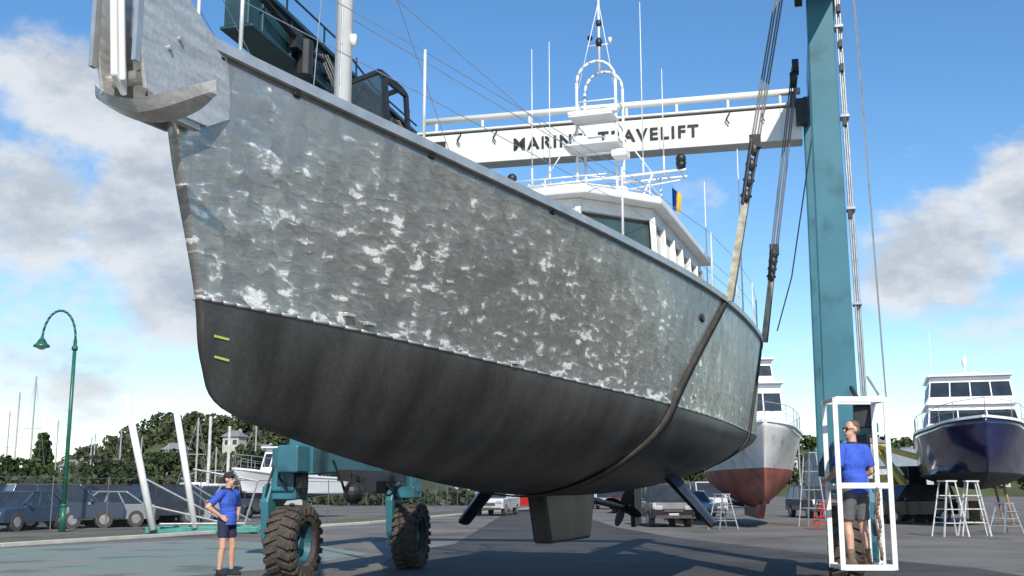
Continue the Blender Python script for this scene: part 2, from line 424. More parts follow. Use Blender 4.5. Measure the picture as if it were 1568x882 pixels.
# wheelhouse
mb=MB()
s1,hb,zb,zt=12.9,1.5,4.1,5.44
foot=[(8.6,hb),(s1,hb),(s1,-hb),(8.6,-hb),(7.65,-.6),(7.65,.6)]
def wp(s,b,z):
    k=(z-zb)/(zt-zb);return (s+(.2*k if s<9 else 0), -b*(1-.07*k), z)
def band(z1,z2,sh=0,caps=True):
    c=[(a+(sh if a<9 else -sh),b-(sh if b>0 else -sh)) for a,b in foot];n=len(c)
    vs=[wp(a,b,z1) for a,b in c]+[wp(a,b,z2) for a,b in c]
    fs=[(i,n+i,n+(i+1)%n,(i+1)%n) for i in range(n)]
    if caps: fs+=[tuple(range(n)),tuple(range(2*n-1,n-1,-1))]
    mb.add(vs,fs)
band(zb,4.60);band(5.26,zt)
for (a,b) in foot: 
    mb.beam(wp(a,b*.985,4.55),wp(a,b*.985,5.3),.09,.08,up=(0,1,0))
for sd in(1,-1):
    for s_ in(9.35,10.1,10.8,11.5,12.2):
        a=wp(s_,sd*1.47,4.55);b=wp(s_,sd*1.47,5.3);mb.beam(a,(b[0]+.1,b[1],b[2]),.05,.11,up=(0,1,0))
mb.build('wheelhouse_frame',aluwht,boat,bevel=.01)
mb=MB();band(4.5,5.35,.06,False);mb.build('wheelhouse_glass',glassgn,boat)
mb=MB()
mb.prism([(7.62,-.72),(8.58,-1.56),(13.2,-1.56),(13.2,1.56),(8.58,1.56),(7.62,.72)],'z',5.443,5.56)
mb.build('wheelhouse_roof',white,boat,bevel=.03)
mb=MB()
rl=[(8.8,-1.35),(13,-1.35),(13,1.35),(8.8,1.35),(8.1,.6),(8.1,-.6)]
for z in(5.70,5.82):
    for a,b in zip(rl,rl[1:]+rl[:1]): mb.cyl((*a,z),(*b,z),.012,.012,6)
for a in rl+[(9.8,-1.35),(10.9,-1.35),(11.9,-1.35),(9.8,1.35),(10.9,1.35),(11.9,1.35),(8.1,0)]:
    mb.cyl((*a,5.5),(*a,5.82),.012,.012,6)
mb.build('roof_rails',aluwht,boat,smooth=True)
mb=MB();mb.box(bl(9.6,.7,5.63),(.5,.4,.14));mb.box(bl(10.2,-.6,5.66),(.9,.5,.2));mb.cyl(bl(9,.9,5.56),bl(9,.9,5.75),.06);mb.ell(bl(9,.9,5.8),(.1,.1,.08));mb.build('roof_gear',whitegel,boat,bevel=.02)
mb=MB();mb.ell(bl(7.6,1.55,4.42),(.13,.13,.15));mb.cyl(bl(7.6,1.55,4.2),bl(7.6,1.55,4.35),.04)
mb.build('searchlight',whitegel,boat,smooth=True)
mb=MB()
S=11.25
for ds in(-.18,.35):
    a=[(S+ds,.34,5.5),(S+ds,.34,8.35)]
    arc=[(S+ds,.34*math.cos(t),8.35+.36*math.sin(t)) for t in np.linspace(0,math.pi,9)]
    mb.tube(a+arc+[(S+ds,-.34,5.5)],.025,8)
for z in(6.3,6.7,7.05,7.35,7.6,8.0): 
    mb.cyl((S-.18,.34,z),(S-.18,-.34,z),.015,.015,6);mb.cyl((S+.35,.34,z),(S-.18,.34,z),.013,.013,6);mb.cyl((S+.35,-.34,z),(S-.18,-.34,z),.013,.013,6)
mb.cyl((S+.08,0,8.6),(S+.08,0,10.2),.026,.018,8)
mb.cyl((S+.08,-.22,9.1),(S+.08,.22,9.1),.012);mb.box((S+.08,-.2,9.16),(.06,.05,.1));
mb.cyl((S-.18,-.32,8.2),(S+.08,.0,9.9),.007,.007,6);mb.cyl((S-.18,.32,8.2),(S+.08,.0,9.9),.007,.007,6)
cz=6.62
mb.cyl((S-.2,1.6,cz-.05),(S-.2,-1.5,cz+.02),.025,.025,8);mb.cyl((S+.2,1.55,cz-.03),(S+.2,-1.45,cz+.02),.02,.02,8);mb.cyl((S-.2,1.5,cz-.2),(S-.2,.34,cz-.25),.014,.014,6);mb.cyl((S-.2,-1.4,cz-.15),(S-.2,-.34,cz-.25),.014,.014,6)
for y in(-1.4,-1.15,-.95,-.6,.6,.95,1.2,1.45): mb.cyl((S-.2,y,cz),(S+.2,y,cz),.016,.016,6)
for y in(-.95,.95): mb.cyl((S-.2,y,cz),(S-.2,y*.5,5.6),.018,.018,6);mb.cyl((S-.2,y,cz),(S-.2,y*.36,7.5),.013,.013,6)
for y in(-1.0,1.0): mb.cyl((S+.2,y,cz),(S+.2,y,5.55),.018,.018,6)
mb.build('electronics_mast',white,boat,smooth=True)
mb=MB()
mb.box((S-.35,0,7.62),(.5,.75,.035));mb.box((S-.35,.0,7.12),(.55,.95,.035));mb.box((S-.35,-.45,6.96),(.3,.25,.12))
mb.box((S-.4,0,7.72),(.14,.85,.06));mb.cyl((S-.4,0,7.6),(S-.4,0,7.7),.1,.08,12)
mb.cyl((S-.4,.22,7.14),(S-.4,.22,7.3),.15,.12,16);mb.cyl((S-.4,-.28,7.14),(S-.4,-.28,7.26),.1,.1,16)
mb.build('radar_platforms',white,boat,bevel=.01)
mb=MB()
for y,dz in((1.5,-.05),(-1.42,.02)):
    mb.cyl((S-.2,y,cz+.03+dz),(S-.2,y,cz+.13+dz),.07,.09,12);mb.ell((S-.2,y,cz+.19+dz),(.085,.085,.09))
mb.ell((S+.08,0,9.15),(.06,.06,.09));mb.ell((S+.08,.0,9.5),(.05,.05,.07));mb.ell((S+.08,0.16,9.25),(.05,.05,.05));mb.ell((S+.08,0,10.05),(.05,.05,.06))
mb.build('navigation_lamps',black,boat,smooth=True)
mb=MB()
for b,z1 in((-1.2,9.15),(-.88,9.25),(.75,9.75),(1.1,8.5)):
    mb.cyl(bl(S,b,cz),bl(S,b,cz+.35),.02,.016,8);mb.cyl(bl(S,b,cz+.35),bl(S,b,z1),.012,.006,6)
for s_,b,z1 in((14.6,1.9,8.0),(14.9,1.2,7.5)): mb.cyl(bl(s_,b,4.15),bl(s_,b,z1),.018,.008,6)
mb.build('whip_antennas',white,boat,smooth=True)
mb=MB();vs=[];
for i in range(7):
    t=i/6;w=.03*math.sin(t*7)
    vs+=[bl(S+.3+w,1.17+.16*t,6.5-.15*t),bl(S+.3+w,1.17+.16*t*.7,6.12-.1*t)]
mb.add(vs,[(2*i,2*i+2,2*i+3,2*i+1) for i in range(6)]);
mb.m=[0,0,0,1,1,1]
mb.build('flag',[M('flag_blue',(.02,.08,.4),.8),yellow],boat,solid=.004)

def sling(ctrl,name):
    mb=MB();f=herm([0,.5,1,2],ctrl)
    hw=.11
    for side in(1,-1):
        vs=[];n=40
        for i in range(n+1):
            v=2*i/n;c=f(v)
            pa=H.pt(c-hw,v,side,.018);pb=H.pt(c+hw,v,side,.018)
            if v<.5: pa.z-=.02;pb.z-=.02
            vs+=[pa,pb]
        mb.add(vs,[(2*i,2*i+1,2*i+3,2*i+2) for i in range(n)])
    mb.build(name,strapm,boat,smooth=True,solid=.02)

# ------------------------------------------------------------ boat hoist (lift)
LA=math.atan2(.9695,.245)
lift=empty('travelling_boat_hoist',(5.03,17.0,0),LA)
LM=Matrix.Translation((5.03,17,0))@Matrix.Rotation(LA,4,'Z');LI=LM.inverted()
BMx=Matrix.Translation((-2.15,7.5,0))@Matrix.Rotation(AX,4,'Z')
def w2l(p): return LI@Vector(p)
mb=MB()
def tap(cx,cy,z0,z1,a0,b0,a1,b1):
    mb.box((cx,cy,(z0+z1)/2),(a0,b0,z1-z0),top=(a1,b1))
tap(0,0.02,1.75,9.9,.5,.52,.42,.40)
tap(4.6,.1,1.75,9.3,.5,.42,.42,.32)
tap(-.1,8.75,1.75,9.0,.5,.45,.42,.38)
tap(4.6,8.6,1.75,9.0,.5,.42,.42,.35)
mb.build('columns',teal,lift,bevel=.025)
mb=MB()
mb.box((2.2,.0,1.98),(6.0,.38,.45));mb.box((2.0,8.78,2.0),(5.6,.38,.45))
mb.box((-.2,9.0,1.83),(.6,.42,.72));
mb.box((-.1,.0,1.8),(.6,.5,.7));
mb.build('lower_side_beams',teal,lift,bevel=.03)
mb=MB()
mb.box((1.1,8.75,8.85),(8.6,.42,.66));
for i in range(9): mb.box((-2.8+i*1.0,8.52,8.85),(.04,.06,.64))
mb.box((1.1,8.75,9.2),(8.6,.6,.08));mb.box((1.1,8.75,8.5),(8.6,.56,.06))
mb.build('upper_side_beam',tealdk,lift,bevel=.02)
mb=MB();
for y in(8.45,8.38):
    mb.tube([(-3,y,9.0),(-1.5,y,8.8),(0,y,8.95),(1.5,y,8.75),(3,y,8.95),(4.4,y,8.6)],.03,6)
mb.tube([(-3.0,8.45,9.5),(0,8.5,9.6),(2,8.5,9.35),(4.5,8.5,9.4)],.02,6)
for x in(-2,-.5,1,2.5,4): mb.cyl((x,8.5,9.2),(x,8.5,9.6),.02,.02,6);mb.box((x+.2,8.42,8.8),(.2,.15,.3))
mb.build('girder_hoses',black,lift)
mb=MB();mb.box((1.0,-.05,9.65),(8.4,.4,.6));mb.build('upper_side_beam_b',teal,lift,bevel=.02)
mb=MB()
mb.box((4.55,4.35,8.72),(.5,8.1,.68));
mb.box((4.55,4.35,9.12),(.62,8.1,.05))
for y in np.linspace(.7,8,4): mb.box((4.29,y,8.72),(.03,.03,.66))
mb.build('cross_beam',cream,lift,bevel=.02)
mb=MB()
mb.cyl((4.4,.3,9.42),(4.4,8.3,9.42),.07,.07,10)
for y in np.linspace(.7,8,8): mb.cyl((4.4,y,9.1),(4.4,y,9.4),.03,.03,6)
mb.build('hydraulic_pipe',cream,lift,smooth=True)
mb=MB()
for y in(1.0,1.7,6.6,7.4): mb.tube([(4.27,y,9.05),(4.24,y+.08,8.9),(4.25,y+.02,8.8)],.014,6)
mb.box((4.28,4.3,9.25),(.15,.1,.2));mb.box((4.27,7.9,8.7),(.05,.3,.4))
mb.build('hose_brackets',black,lift)
cu=bpy.data.curves.new('beam_lettering','FONT');cu.body='MARINE  TRAVELIFT';cu.size=.36;cu.extrude=.006;cu.offset=.010;cu.space_character=1.24
tx=bpy.data.objects.new('beam_lettering',cu);scene.collection.objects.link(tx);tx.parent=lift;cu.materials.append(black)
tx.matrix_local=Matrix(((0,0,-1,4.285),(-1,0,0,6.25),(0,1,0,8.6),(0,0,0,1)))
rimm=M('rim_paint',(.025,.10,.14),.5,0,.4,6)
def wheel(c,r=.62,w=.5,steer=0,name='wheel'):
    c=Vector(c);ax=Matrix.Rotation(steer,3,'Z')@Vector((0,1,0))
    mb=MB();h=w/2
    mb.lathe(c,ax,[(-h*.55,r*.52),(-h*.95,r*.6),(-h,r*.78),(-h*.86,r*.93),(-h*.4,r*.965),(h*.4,r*.965),(h*.86,r*.93),(h,r*.78),(h*.95,r*.6),(h*.55,r*.52)],36)
    f=ax.cross(Vector((0,0,1)))
    n=22
    for i in range(n):
        for sd in(-1,1):
            t=2*math.pi*(i+(.5 if sd>0 else 0))/n
            e=f*math.cos(t)+Vector((0,0,1))*math.sin(t);tg=-f*math.sin(t)+Vector((0,0,1))*math.cos(t)
            x=(ax*sd+tg*.35).normalized();z=e;y=z.cross(x).normalized()
            R=Matrix((x,y,z)).transposed()
            mb.box(c+ax*sd*h*.5+e*r*.975,(w*.46,r*.13,r*.08),R=R)
            mb.box(c+ax*sd*h*.97+e*r*.86+tg*.02,(.05,r*.13,r*.2),R=Matrix((ax,z.cross(ax),z)).transposed())
    mb.build(name+'_tyre',rubber,lift,smooth=False)
    mb=MB()
    mb.lathe(c,ax,[(-h*.6,0.0),(-h*.6,r*.15),(-h*.3,r*.2),(-h*.25,r*.45),(-h*.7,r*.5),(-h*.7,r*.56),(h*.7,r*.56),(h*.7,r*.5),(h*.25,r*.45),(h*.3,r*.2),(h*.6,r*.15),(h*.6,0)],24)
    mb.build(name+'_rim',rimm,lift,smooth=False)
wheel((-.2,8.9,.62),.62,.50,rad(-1));wheel((3.3,8.05,.62),.62,.46,rad(4));wheel((1.2,.0,.62),.62,.5);wheel((4.7,-.1,.62),.62,.5)
mb=MB()
for (x,y,yo) in((-.2,8.9,9.26),(3.3,8.05,8.38),(1.2,0,-.4),(4.7,-.1,-.5)):
    mb.prism([(x-.28,1.6),(x+.36,1.6),(x+.34,1.32),(x+.05,1.15),(x+.22,.7),(x+.1,.42),(x-.18,.42),(x-.34,.7),(x-.42,1.3)],'y',min(yo-.07,yo+.07),max(yo-.07,yo+.07))
    mb.box((x,(y+yo)/2,1.45),(.5,abs(yo-y)+.25,.22))
    mb.cyl((x,yo-.1,.62),(x,yo+.12,.62),.15,.15,14)
    mb.cyl((x,y,1.45),(x,y,1.8),.16,.16,16)
mb.build('wheel_forks',teal,lift,bevel=.02)
mb=MB()
mb.ell((.9,8.3,1.45),(.2,.18,.2));mb.cyl((.9,8.3,1.45),(.9,8.3,1.8),.05);mb.box((1.5,8.35,1.6),(.5,.3,.3));mb.box((3.2,8.6,1.55),(.5,.3,.25))
mb.box((-.35,8.72,1.62),(.25,.1,.2))
mb.tube([(.2,8.4,2.0),(.4,8.3,1.6),(.6,8.35,1.5),(.9,8.3,1.7)],.025);mb.tube([(2.4,8.45,1.8),(2.8,8.3,1.5),(3.1,8.2,1.6),(3.3,8.2,1.3)],.025)
mb.tube([(-.45,9.15,2.0),(-.6,9.2,1.6),(-.55,9.3,1.2),(-.3,9.36,.9)],.02);mb.tube([(-.45,9.05,2.0),(-.62,9.0,1.7),(-.5,8.9,1.5)],.02)
mb.box((2.4,8.45,1.75),(3.2,.25,.2))
mb.build('hydraulic_motors',black,lift,bevel=.01)
mb=MB()
for k,(y,x) in enumerate(((-.30,-.2),(-.335,-.13),(-.37,-.05))):
    mb.cyl((x,y,2.2),(x,y+.08,9.9),.016,.016,6)
mb.cyl((-.1,-.66,1.9),(-.1,-.5,9.9),.008,.008,5)
mb.cyl((.3,-.7,1.9),(.3,-.55,9.9),.010,.010,5)
mb.tube([(0,-.4,3.2),(-.1,-.55,2.9),(-.2,-.4,2.6),(-.3,-.3,2.2)],.02)
for z in np.arange(2.8,9.8,1.5): mb.box((-.12,-.33+.08*(z-2.2)/7.7,z),(.24,.13,.04))
mb.build('hoses',greymetal,lift)
mb=MB()
for z in (5.7,7.2,8.1,8.5,9.1): mb.box((-.2,-.27,z),(.1,.06,.12))
for p in((-.35,.35,9.3),(-.35,.5,9.45),(2.6,.4,9.25),(4.2,.45,9.2),(2.6,.45,9.0),(-.4,.1,9.75)):
    mb.cyl((p[0],p[1]-.06,p[2]),(p[0],p[1]+.06,p[2]),.15,.15,16)
mb.box((4.2,.3,8.9),(.3,.22,.5));mb.box((-.35,.35,9.6),(.3,.2,.4))
mb.box((4.3,8.3,8.6),(.4,.3,.6));
mb.cyl((2.6,8.4,8.4),(2.6,8.4,8.9),.1);mb.cyl((-1.5,8.4,8.3),(-1.5,8.4,8.9),.15)
mb.build('pulley_blocks',black,lift)
def suspend(sh,side,top,frac1,frac2,mbk,mbs,mbw):
    hp=BMx@H.pt(sh,2,side,.05);top=Vector(top)
    a=hp.lerp(top,frac1);b=hp.lerp(top,frac2)
    L=lambda p:LI@p
    sx=Vector((.9,.4,0)).normalized()
    mbw.beam(L(hp),L(a),.10,.02,up=(1,0,0))
    mbk.beam(L(hp+sx*.075),L(a+sx*.06),.03,.03,up=(1,0,0))
    for k in range(4):
        p=a.lerp(b,(k+.5)/4);mbk.ell(L(p),(.06,.06,.11),n=10,m=6);mbk.cyl(L(p-sx*.09),L(p+sx*.09),.025,.025,8)
    for o in(-.07,.07):
        mbk.cyl(L(a+sx*o*.6),L(b+sx*o),.028,.028,8)
        mbs.cyl(L(b+sx*o),L(top+sx*o),.013,.013,6)
        mbs.cyl(L(b+sx*o*.4),L(top+sx*o*.4),.013,.013,6)
    mbk.box(L(b),(.10,.17,.2))
k_,s_,w_=MB(),MB(),MB()
suspend(9.75,1,(4.32,16.4,9.7),.27,.45,k_,s_,w_)
suspend(14.2,1,(5.35,19.9,9.35),.22,.33,k_,s_,w_)
suspend(9.75,-1,(-3.3,18.4,9.0),.28,.50,k_,s_,w_)
suspend(14.2,-1,(-2.4,21.9,9.0),.22,.36,k_,s_,w_)
k_.build('shackles',black,lift,smooth=False);s_.build('hoist_wires',M('wire_rope',(.16,.155,.15),.6,.3),lift);w_.build('sling_ends',strapw,lift)
sling([6.7,6.95,7.55,9.75],'lifting_sling')
sling([12.2,12.4,12.9,14.2],'lifting_sling_b')
mb=MB();mb.tube([w2l((5.5,18.6,9.0)),w2l((5.2,18.9,7)),w2l((4.95,19.3,5.2)),w2l((4.75,19.7,4.3))],.012,6);mb.build('tag_line',black,lift)

# operator cage
mb=MB()
x0,x1,y0,y1,z0,z1=4.06,4.70,14.0,14.50,.53,2.62
for x in(x0,x1):
    for y in(y0,y1): mb.beam(w2l((x,y,z0)),w2l((x,y,z1)),.062,.062,up=(1,0,0))
    for z in(z0+.03,1.53,z1): mb.beam(w2l((x,y0,z)),w2l((x,y1,z)),.05,.05)
for z in(z0+.03,1.55,z1):
    mb.beam(w2l((x0,y1,z)),w2l((x1,y1,z)),.05,.06)
for z in(z0+.03,1.55,z1): mb.beam(w2l((x0,y0,z)),w2l((x1,y0,z)),.05,.07)
mb.beam(w2l((x1-.13,y0,z0)),w2l((x1-.13,y0,1.55)),.035,.035,up=(1,0,0))
mb.beam(w2l((x1-.13,y1,z0)),w2l((x1-.13,y1,1.55)),.035,.035,up=(1,0,0))
mb.build('operator_cage',white,lift,bevel=.006)
mb=MB();mb.beam(w2l((x0+.03,(y0+y1)/2,z0+.03)),w2l((x1-.03,(y0+y1)/2,z0+.03)),y1-y0-.06,.02)
mb.build('cage_floor',greymetal,lift)
mb=MB()
mb.beam(w2l((4.72,14.6,1.0)),w2l((5.35,17.9,1.65)),.14,.18);mb.beam(w2l((4.74,14.6,2.3)),w2l((5.1,16.7,2.3)),.1,.12)
mb.build('cage_arm',teal,lift,bevel=.01)
mb=MB()
mb.box(w2l((4.62,14.68,2.45)),(.22,.24,.3));mb.box(w2l((4.60,14.7,1.95)),(.18,.18,.5))
for k in range(4): mb.cyl(w2l((4.5+.045*k,14.58,1.78)),w2l((4.5+.045*k,14.53,1.95)),.012)
mb.tube([w2l((4.6,14.7,2.6)),w2l((4.55,14.9,2.85)),w2l((4.75,15.3,2.75)),w2l((4.95,16,2.5)),w2l((5,16.6,2.2))],.03)
mb.tube([w2l((4.65,14.7,2.5)),w2l((4.85,15.2,2.3)),w2l((4.95,16,2.1))],.03)
mb.build('control_console',black,lift,bevel=.01)
mb=MB()
for k in range(16):
    z=1.5-.055*k;mb.ell(w2l((4.52+.015*math.sin(k),13.97,z)),(.022,.022,.034),n=8,m=6)
mb.tube([w2l((4.52,13.96,1.5)),w2l((4.47,13.95,1.2)),w2l((4.5,13.95,.9)),w2l((4.53,13.96,.65))],.014)
mb.build('chain',M('rusty_chain',(.2,.13,.09),.7,.3),lift,smooth=True)

# ------------------------------------------------------------ people
def human(name,loc,rz,pose,mats,cap=None,headyaw=0,glasses=False,hairc=hairm):
    root=empty(name,loc,rz)
    sk=MB()
    V=Vector
    sh,el,wr=pose['sh'],pose['el'],pose['wr'];hip,kn,an=pose['hip'],pose['kn'],pose['an'];ft=pose['ft']
    sk.ell((0,0,1.28),(.16,.105,.22));sk.ell((0,-.005,1.08),(.145,.11,.18));sk.ell((0,.005,.95),(.16,.12,.12))
    sk.cyl((-.17,0,1.43),(.17,0,1.43),.055,.055,12);sk.cyl((0,.005,1.42),(0,-.01,1.6),.06,.055,14)
    for i in(0,1):
        s_,e,w=V(sh[i]),V(el[i]),V(wr[i])
        sk.ell(s_,.062);sk.cyl(s_,e,.055,.043,12);sk.ell(e,.044);sk.cyl(e,e.lerp(w,.35),.044,.043,12);sk.cyl(e.lerp(w,.35),w,.043,.028,12);sk.ell(w,.029)
        h,k,a=V(hip[i]),V(kn[i]),V(an[i])
        sk.ell(h,.09);sk.cyl(h,k,.09,.058,14);sk.ell(k,.06);c=k.lerp(a,.33)+V((0,.012,0))
        sk.cyl(k,c,.055,.058,12);sk.cyl(c,a,.058,.036,12);sk.ell(c,(.058,.06,.08));sk.ell(a,.04)
    Rh=Matrix.Rotation(headyaw,3,'Z')
    hp=lambda x,y,z:Rh@V((x,y,0))+V((0,-.01,z))
    sk.ell(hp(0,.012,1.70),(.077,.095,.10),R=Rh);sk.ell(hp(0,-.025,1.63),(.058,.065,.07),R=Rh);sk.cyl(hp(0,-.09,1.69),hp(0,-.118,1.652),.01,.016,8);sk.ell(hp(0,-.05,1.585),(.035,.035,.025),R=Rh)
    for sd in(-1,1): sk.ell(hp(.08*sd,.012,1.675),(.012,.022,.033),R=Rh)
    sk.ell(hp(0,-.088,1.618),(.024,.012,.007),R=Rh)
    sk.build('body',skin,root,remesh=.009)
    hd=MB()
    for i in(0,1):
        w=V(wr[i]);d=V(pose['hd'][i]).normalized();n=V(pose['hn'][i]).normalized();t=d.cross(n).normalized()*(1 if i==0 else -1)
        n=t.cross(d) if i==0 else d.cross(t)
        curl=pose['curl'][i]
        hd.ell(w,.027)
        for k,(off,ln) in enumerate(((.028,.075),(.010,.084),(-.009,.078),(-.027,.06))):
            b=w+d*.09+t*off;hd.cyl(w+t*off*.6,b,.018,.013,8);hd.ell(b,.0125,n=8,m=6)
            p=b;ang=curl*.4
            for seg,(f,r1,r2) in enumerate(((.45,.0105,.0095),(.32,.0095,.0085),(.23,.0085,.007))):
                dd=(d*math.cos(ang)+n*math.sin(ang));q=p+dd*ln*f;hd.cyl(p,q,r1,r2,8);hd.ell(q,r2,n=8,m=6);p=q;ang+=curl*.8
        b=w+d*.03+t*.03;q=b+(d*.7+t*.6+n*.25*curl).normalized()*.04;r=q+(d*.9+t*.15+n*.4*curl).normalized()*.03
        hd.cyl(w+t*.01,b,.018,.015,8);hd.cyl(b,q,.015,.011,8);hd.ell(q,.011,n=8,m=6);hd.cyl(q,r,.011,.009,8);hd.ell(r,.009,n=8,m=6)
    hd.build('hands',skin,root,remesh=.004)
    st=MB();g=.018
    st.ell((0,0,1.29),(.175+g,.115+g,.22));st.ell((0,-.005,1.1),(.16+g,.12+g,.18));st.cyl((0,0,1.1),(0,0,.88),.165,.17,20)
    st.ell((0,0,.96),(.175,.135,.1))
    st.cyl((-.16,0,1.44),(.16,0,1.44),.066,.066,12);st.cyl((0,.005,1.40),(0,0,1.51),.09,.068,14)
    for i in(0,1):
        s_,e=V(sh[i]),V(el[i]);st.ell(s_,.078);st.cyl(s_,s_.lerp(e,.78),.078,.07,14)
    st.build('shirt',mats['shirt'],root,remesh=.011)
    cl=MB();cl.lathe((0,-.003,1.50),(0,.1,1),[(-.01,.075),(.03,.066),(.03,.06),(-.01,.068)],18);cl.build('collar',blackcloth,root,smooth=True)
    so=MB()
    so.ell((0,0,.93),(.178,.14,.11))
    for i in(0,1):
        h,k=V(hip[i]),V(kn[i]);so.ell(h,.108);so.cyl(h,h.lerp(k,mats.get('sl',.88)),.108,.092,16)
    so.build('shorts',mats['shorts'],root,remesh=.011)
    bo=MB()
    for i in(0,1):
        a,f=V(an[i]),V(ft[i]);d=(f-a);d.z=0;d.normalize();yaw=math.atan2(d.y,d.x)
        R=Matrix.Rotation(yaw,3,'Z')
        gz=a.z-.09
        bo.ell(V((a.x,a.y,gz+.045))+d*.06,(.135,.05,.05),R=R);bo.ell(V((a.x,a.y,gz+.04))+d*.12,(.075,.052,.04),R=R)
        bo.box(V((a.x,a.y,gz+.014))+d*.055,(.25,.085,.028),R=R)
        bo.cyl(V((a.x,a.y,gz+.05)),V((a.x,a.y,gz+.05+mats['bh'])).lerp(V(kn[i]),.03),.052,.05,12)
    bo.build('shoes',mats['shoe'],root,remesh=.008)
    if mats.get('sock'):
        so=MB()
        for i in(0,1):
            a,k=V(an[i]),V(kn[i]);so.cyl(a,a.lerp(k,.25),.048,.056,12)
        so.build('socks',mats['sock'],root,smooth=True)
    hr=MB()
    if cap:
        hr.ell(hp(0,.015,1.735),(.088,.105,.085),R=Rh);hr.ell(hp(0,.05,1.69),(.082,.075,.07),R=Rh)
        hr.build('cap_crown',cap,root,remesh=.007)
        b=MB();b.ell(hp(0,-.11,1.738),(.062,.075,.008),R=Rh@Matrix.Rotation(rad(8),3,'X'));b.build('cap_brim',cap,root,smooth=True)
    else:
        hr.ell(hp(0,.032,1.728),(.081,.086,.080),R=Rh);hr.ell(hp(0,.055,1.68),(.078,.058,.075),R=Rh)
        hr.build('hair',hairc,root,remesh=.006)
    fc=MB()
    for sd in(-1,1):
        if glasses:
            fc.ell(hp(.032*sd,-.088,1.688),(.027,.012,.018),R=Rh);fc.cyl(hp(.058*sd,-.08,1.692),hp(.082*sd,.01,1.69),.004,.004,6)
        else: fc.ell(hp(.03*sd,-.083,1.688),(.011,.007,.006),R=Rh)
        fc.ell(hp(.031*sd,-.088,1.71),(.02,.006,.004),R=Rh)
    if glasses: fc.cyl(hp(-.012,-.098,1.692),hp(.012,-.098,1.692),.004,.004,6)
    fc.build('eyes_and_glasses',black,root,smooth=True)
    return root
poseA=dict(sh=[(-.185,0,1.43),(.185,0,1.43)],el=[(-.40,.10,1.20),(.40,.10,1.20)],wr=[(-.215,-.05,1.035),(.215,-.05,1.035)],
 hip=[(-.09,0,.91),(.09,0,.91)],kn=[(-.11,-.02,.50),(.13,-.03,.50)],an=[(-.12,.03,.09),(.16,.0,.09)],ft=[(-.16,-.2,0),(.22,-.2,0)],
 hd=[(.45,-.55,-.5),(-.45,-.55,-.5)],hn=[(.7,.5,-.2),(-.7,.5,-.2)],curl=[.7,.7])
human('standing_man',(-5.1,20.3,0),rad(62),poseA,dict(shirt=blueshirt,shorts=navycloth,shoe=blackcloth,sock=None,bh=.05,sl=.6),cap=blackcloth,headyaw=rad(10))
poseB=dict(sh=[(-.185,0,1.43),(.185,0,1.43)],el=[(-.27,.02,1.16),(.30,.02,1.15)],wr=[(-.20,-.20,1.05),(.24,-.20,1.06)],
 hip=[(-.09,0,.91),(.09,0,.91)],kn=[(-.11,-.02,.50),(.12,-.04,.50)],an=[(-.12,.03,.09),(.13,.02,.09)],ft=[(-.15,-.2,0),(.2,-.2,0)],
 hd=[(.15,-.95,-.1),(-.05,-.95,-.1)],hn=[(0,.2,-1),(0,.2,-1)],curl=[1.0,1.0])
human('hoist_operator',(4.34,14.28,.575),rad(205),poseB,dict(shirt=blueshirt,shorts=greycloth,shoe=leather,sock=leather,bh=.08),headyaw=rad(85),glasses=True,hairc=hairm)

# ------------------------------------------------------------ ground
def sheet(name,pts,z,mat):
    mb=MB();mb.add([(x,y,z) for x,y in pts],[tuple(range(len(pts)))]);return mb.build(name,mat,fixn=False)
asph=M('asphalt',(.18,.165,.145),.92,0,.25,.22,.6,60,spec=.2,detail=12,speck=.25,stain=.35)
asph2=M('new_asphalt',(.075,.071,.066),.85,0,.25,.35,.6,60,spec=.25,detail=12,speck=.28,stain=.5)
concg=M('stained_concrete',(.32,.315,.28),.9,0,.25,.45,.4,50,col2=(.17,.25,.21),detail=11,speck=.18,stain=.6)
sheet('ground',[(-1500,-400),(1500,-400),(1500,3000),(-1500,3000)],0,asph)
sheet('concrete_apron',[(-40,8),(-6.2,19.5),(-4.4,22.3),(-3.4,27),(-5.2,31),(-9.5,35),(-13.3,29.5),(-30,18)],.004,concg)
rd=[(-1.9,18)]
for t in np.linspace(0,1,14): rd.append((-2.2-1.3*math.sin(t*math.pi)*.6+t*.6,20+t*12))
rd+=[(-1.2,46),(0,90),(4,90),(4.2,46),(5.2,36),(7,28),(9,22),(9,10),(-1.9,10)]
sheet('road',rd,.008,asph2)
kp=[(-24,12),(-17,21.5),(-13.5,30),(-10,40),(-6.4,50),(-2.6,70),(3,97)]
kr=empty('kerb');mb=MB()
for a,b in zip(kp[:-1],kp[1:]): mb.beam((*a,.06),(*b,.06),.18,.12)
mb.build('kerb_stones',M('kerb_concrete',(.5,.48,.44),.85,0,.12,2),kr,bevel=.02)
verge=[(x,y) for x,y in kp]+[(x-3.2-(.4 if y>60 else 0),y+1.2) for x,y in kp[::-1]]
sheet('grass_verge',verge,.012,M('worn_grass',(.15,.14,.07),.95,0,.3,.6,.4,40,col2=(.11,.13,.05),speck=.3))
fp=[(x-2.9,y+1.0) for x,y in kp]
fn=empty('chain_link_fence');mb=MB();mw=MB()
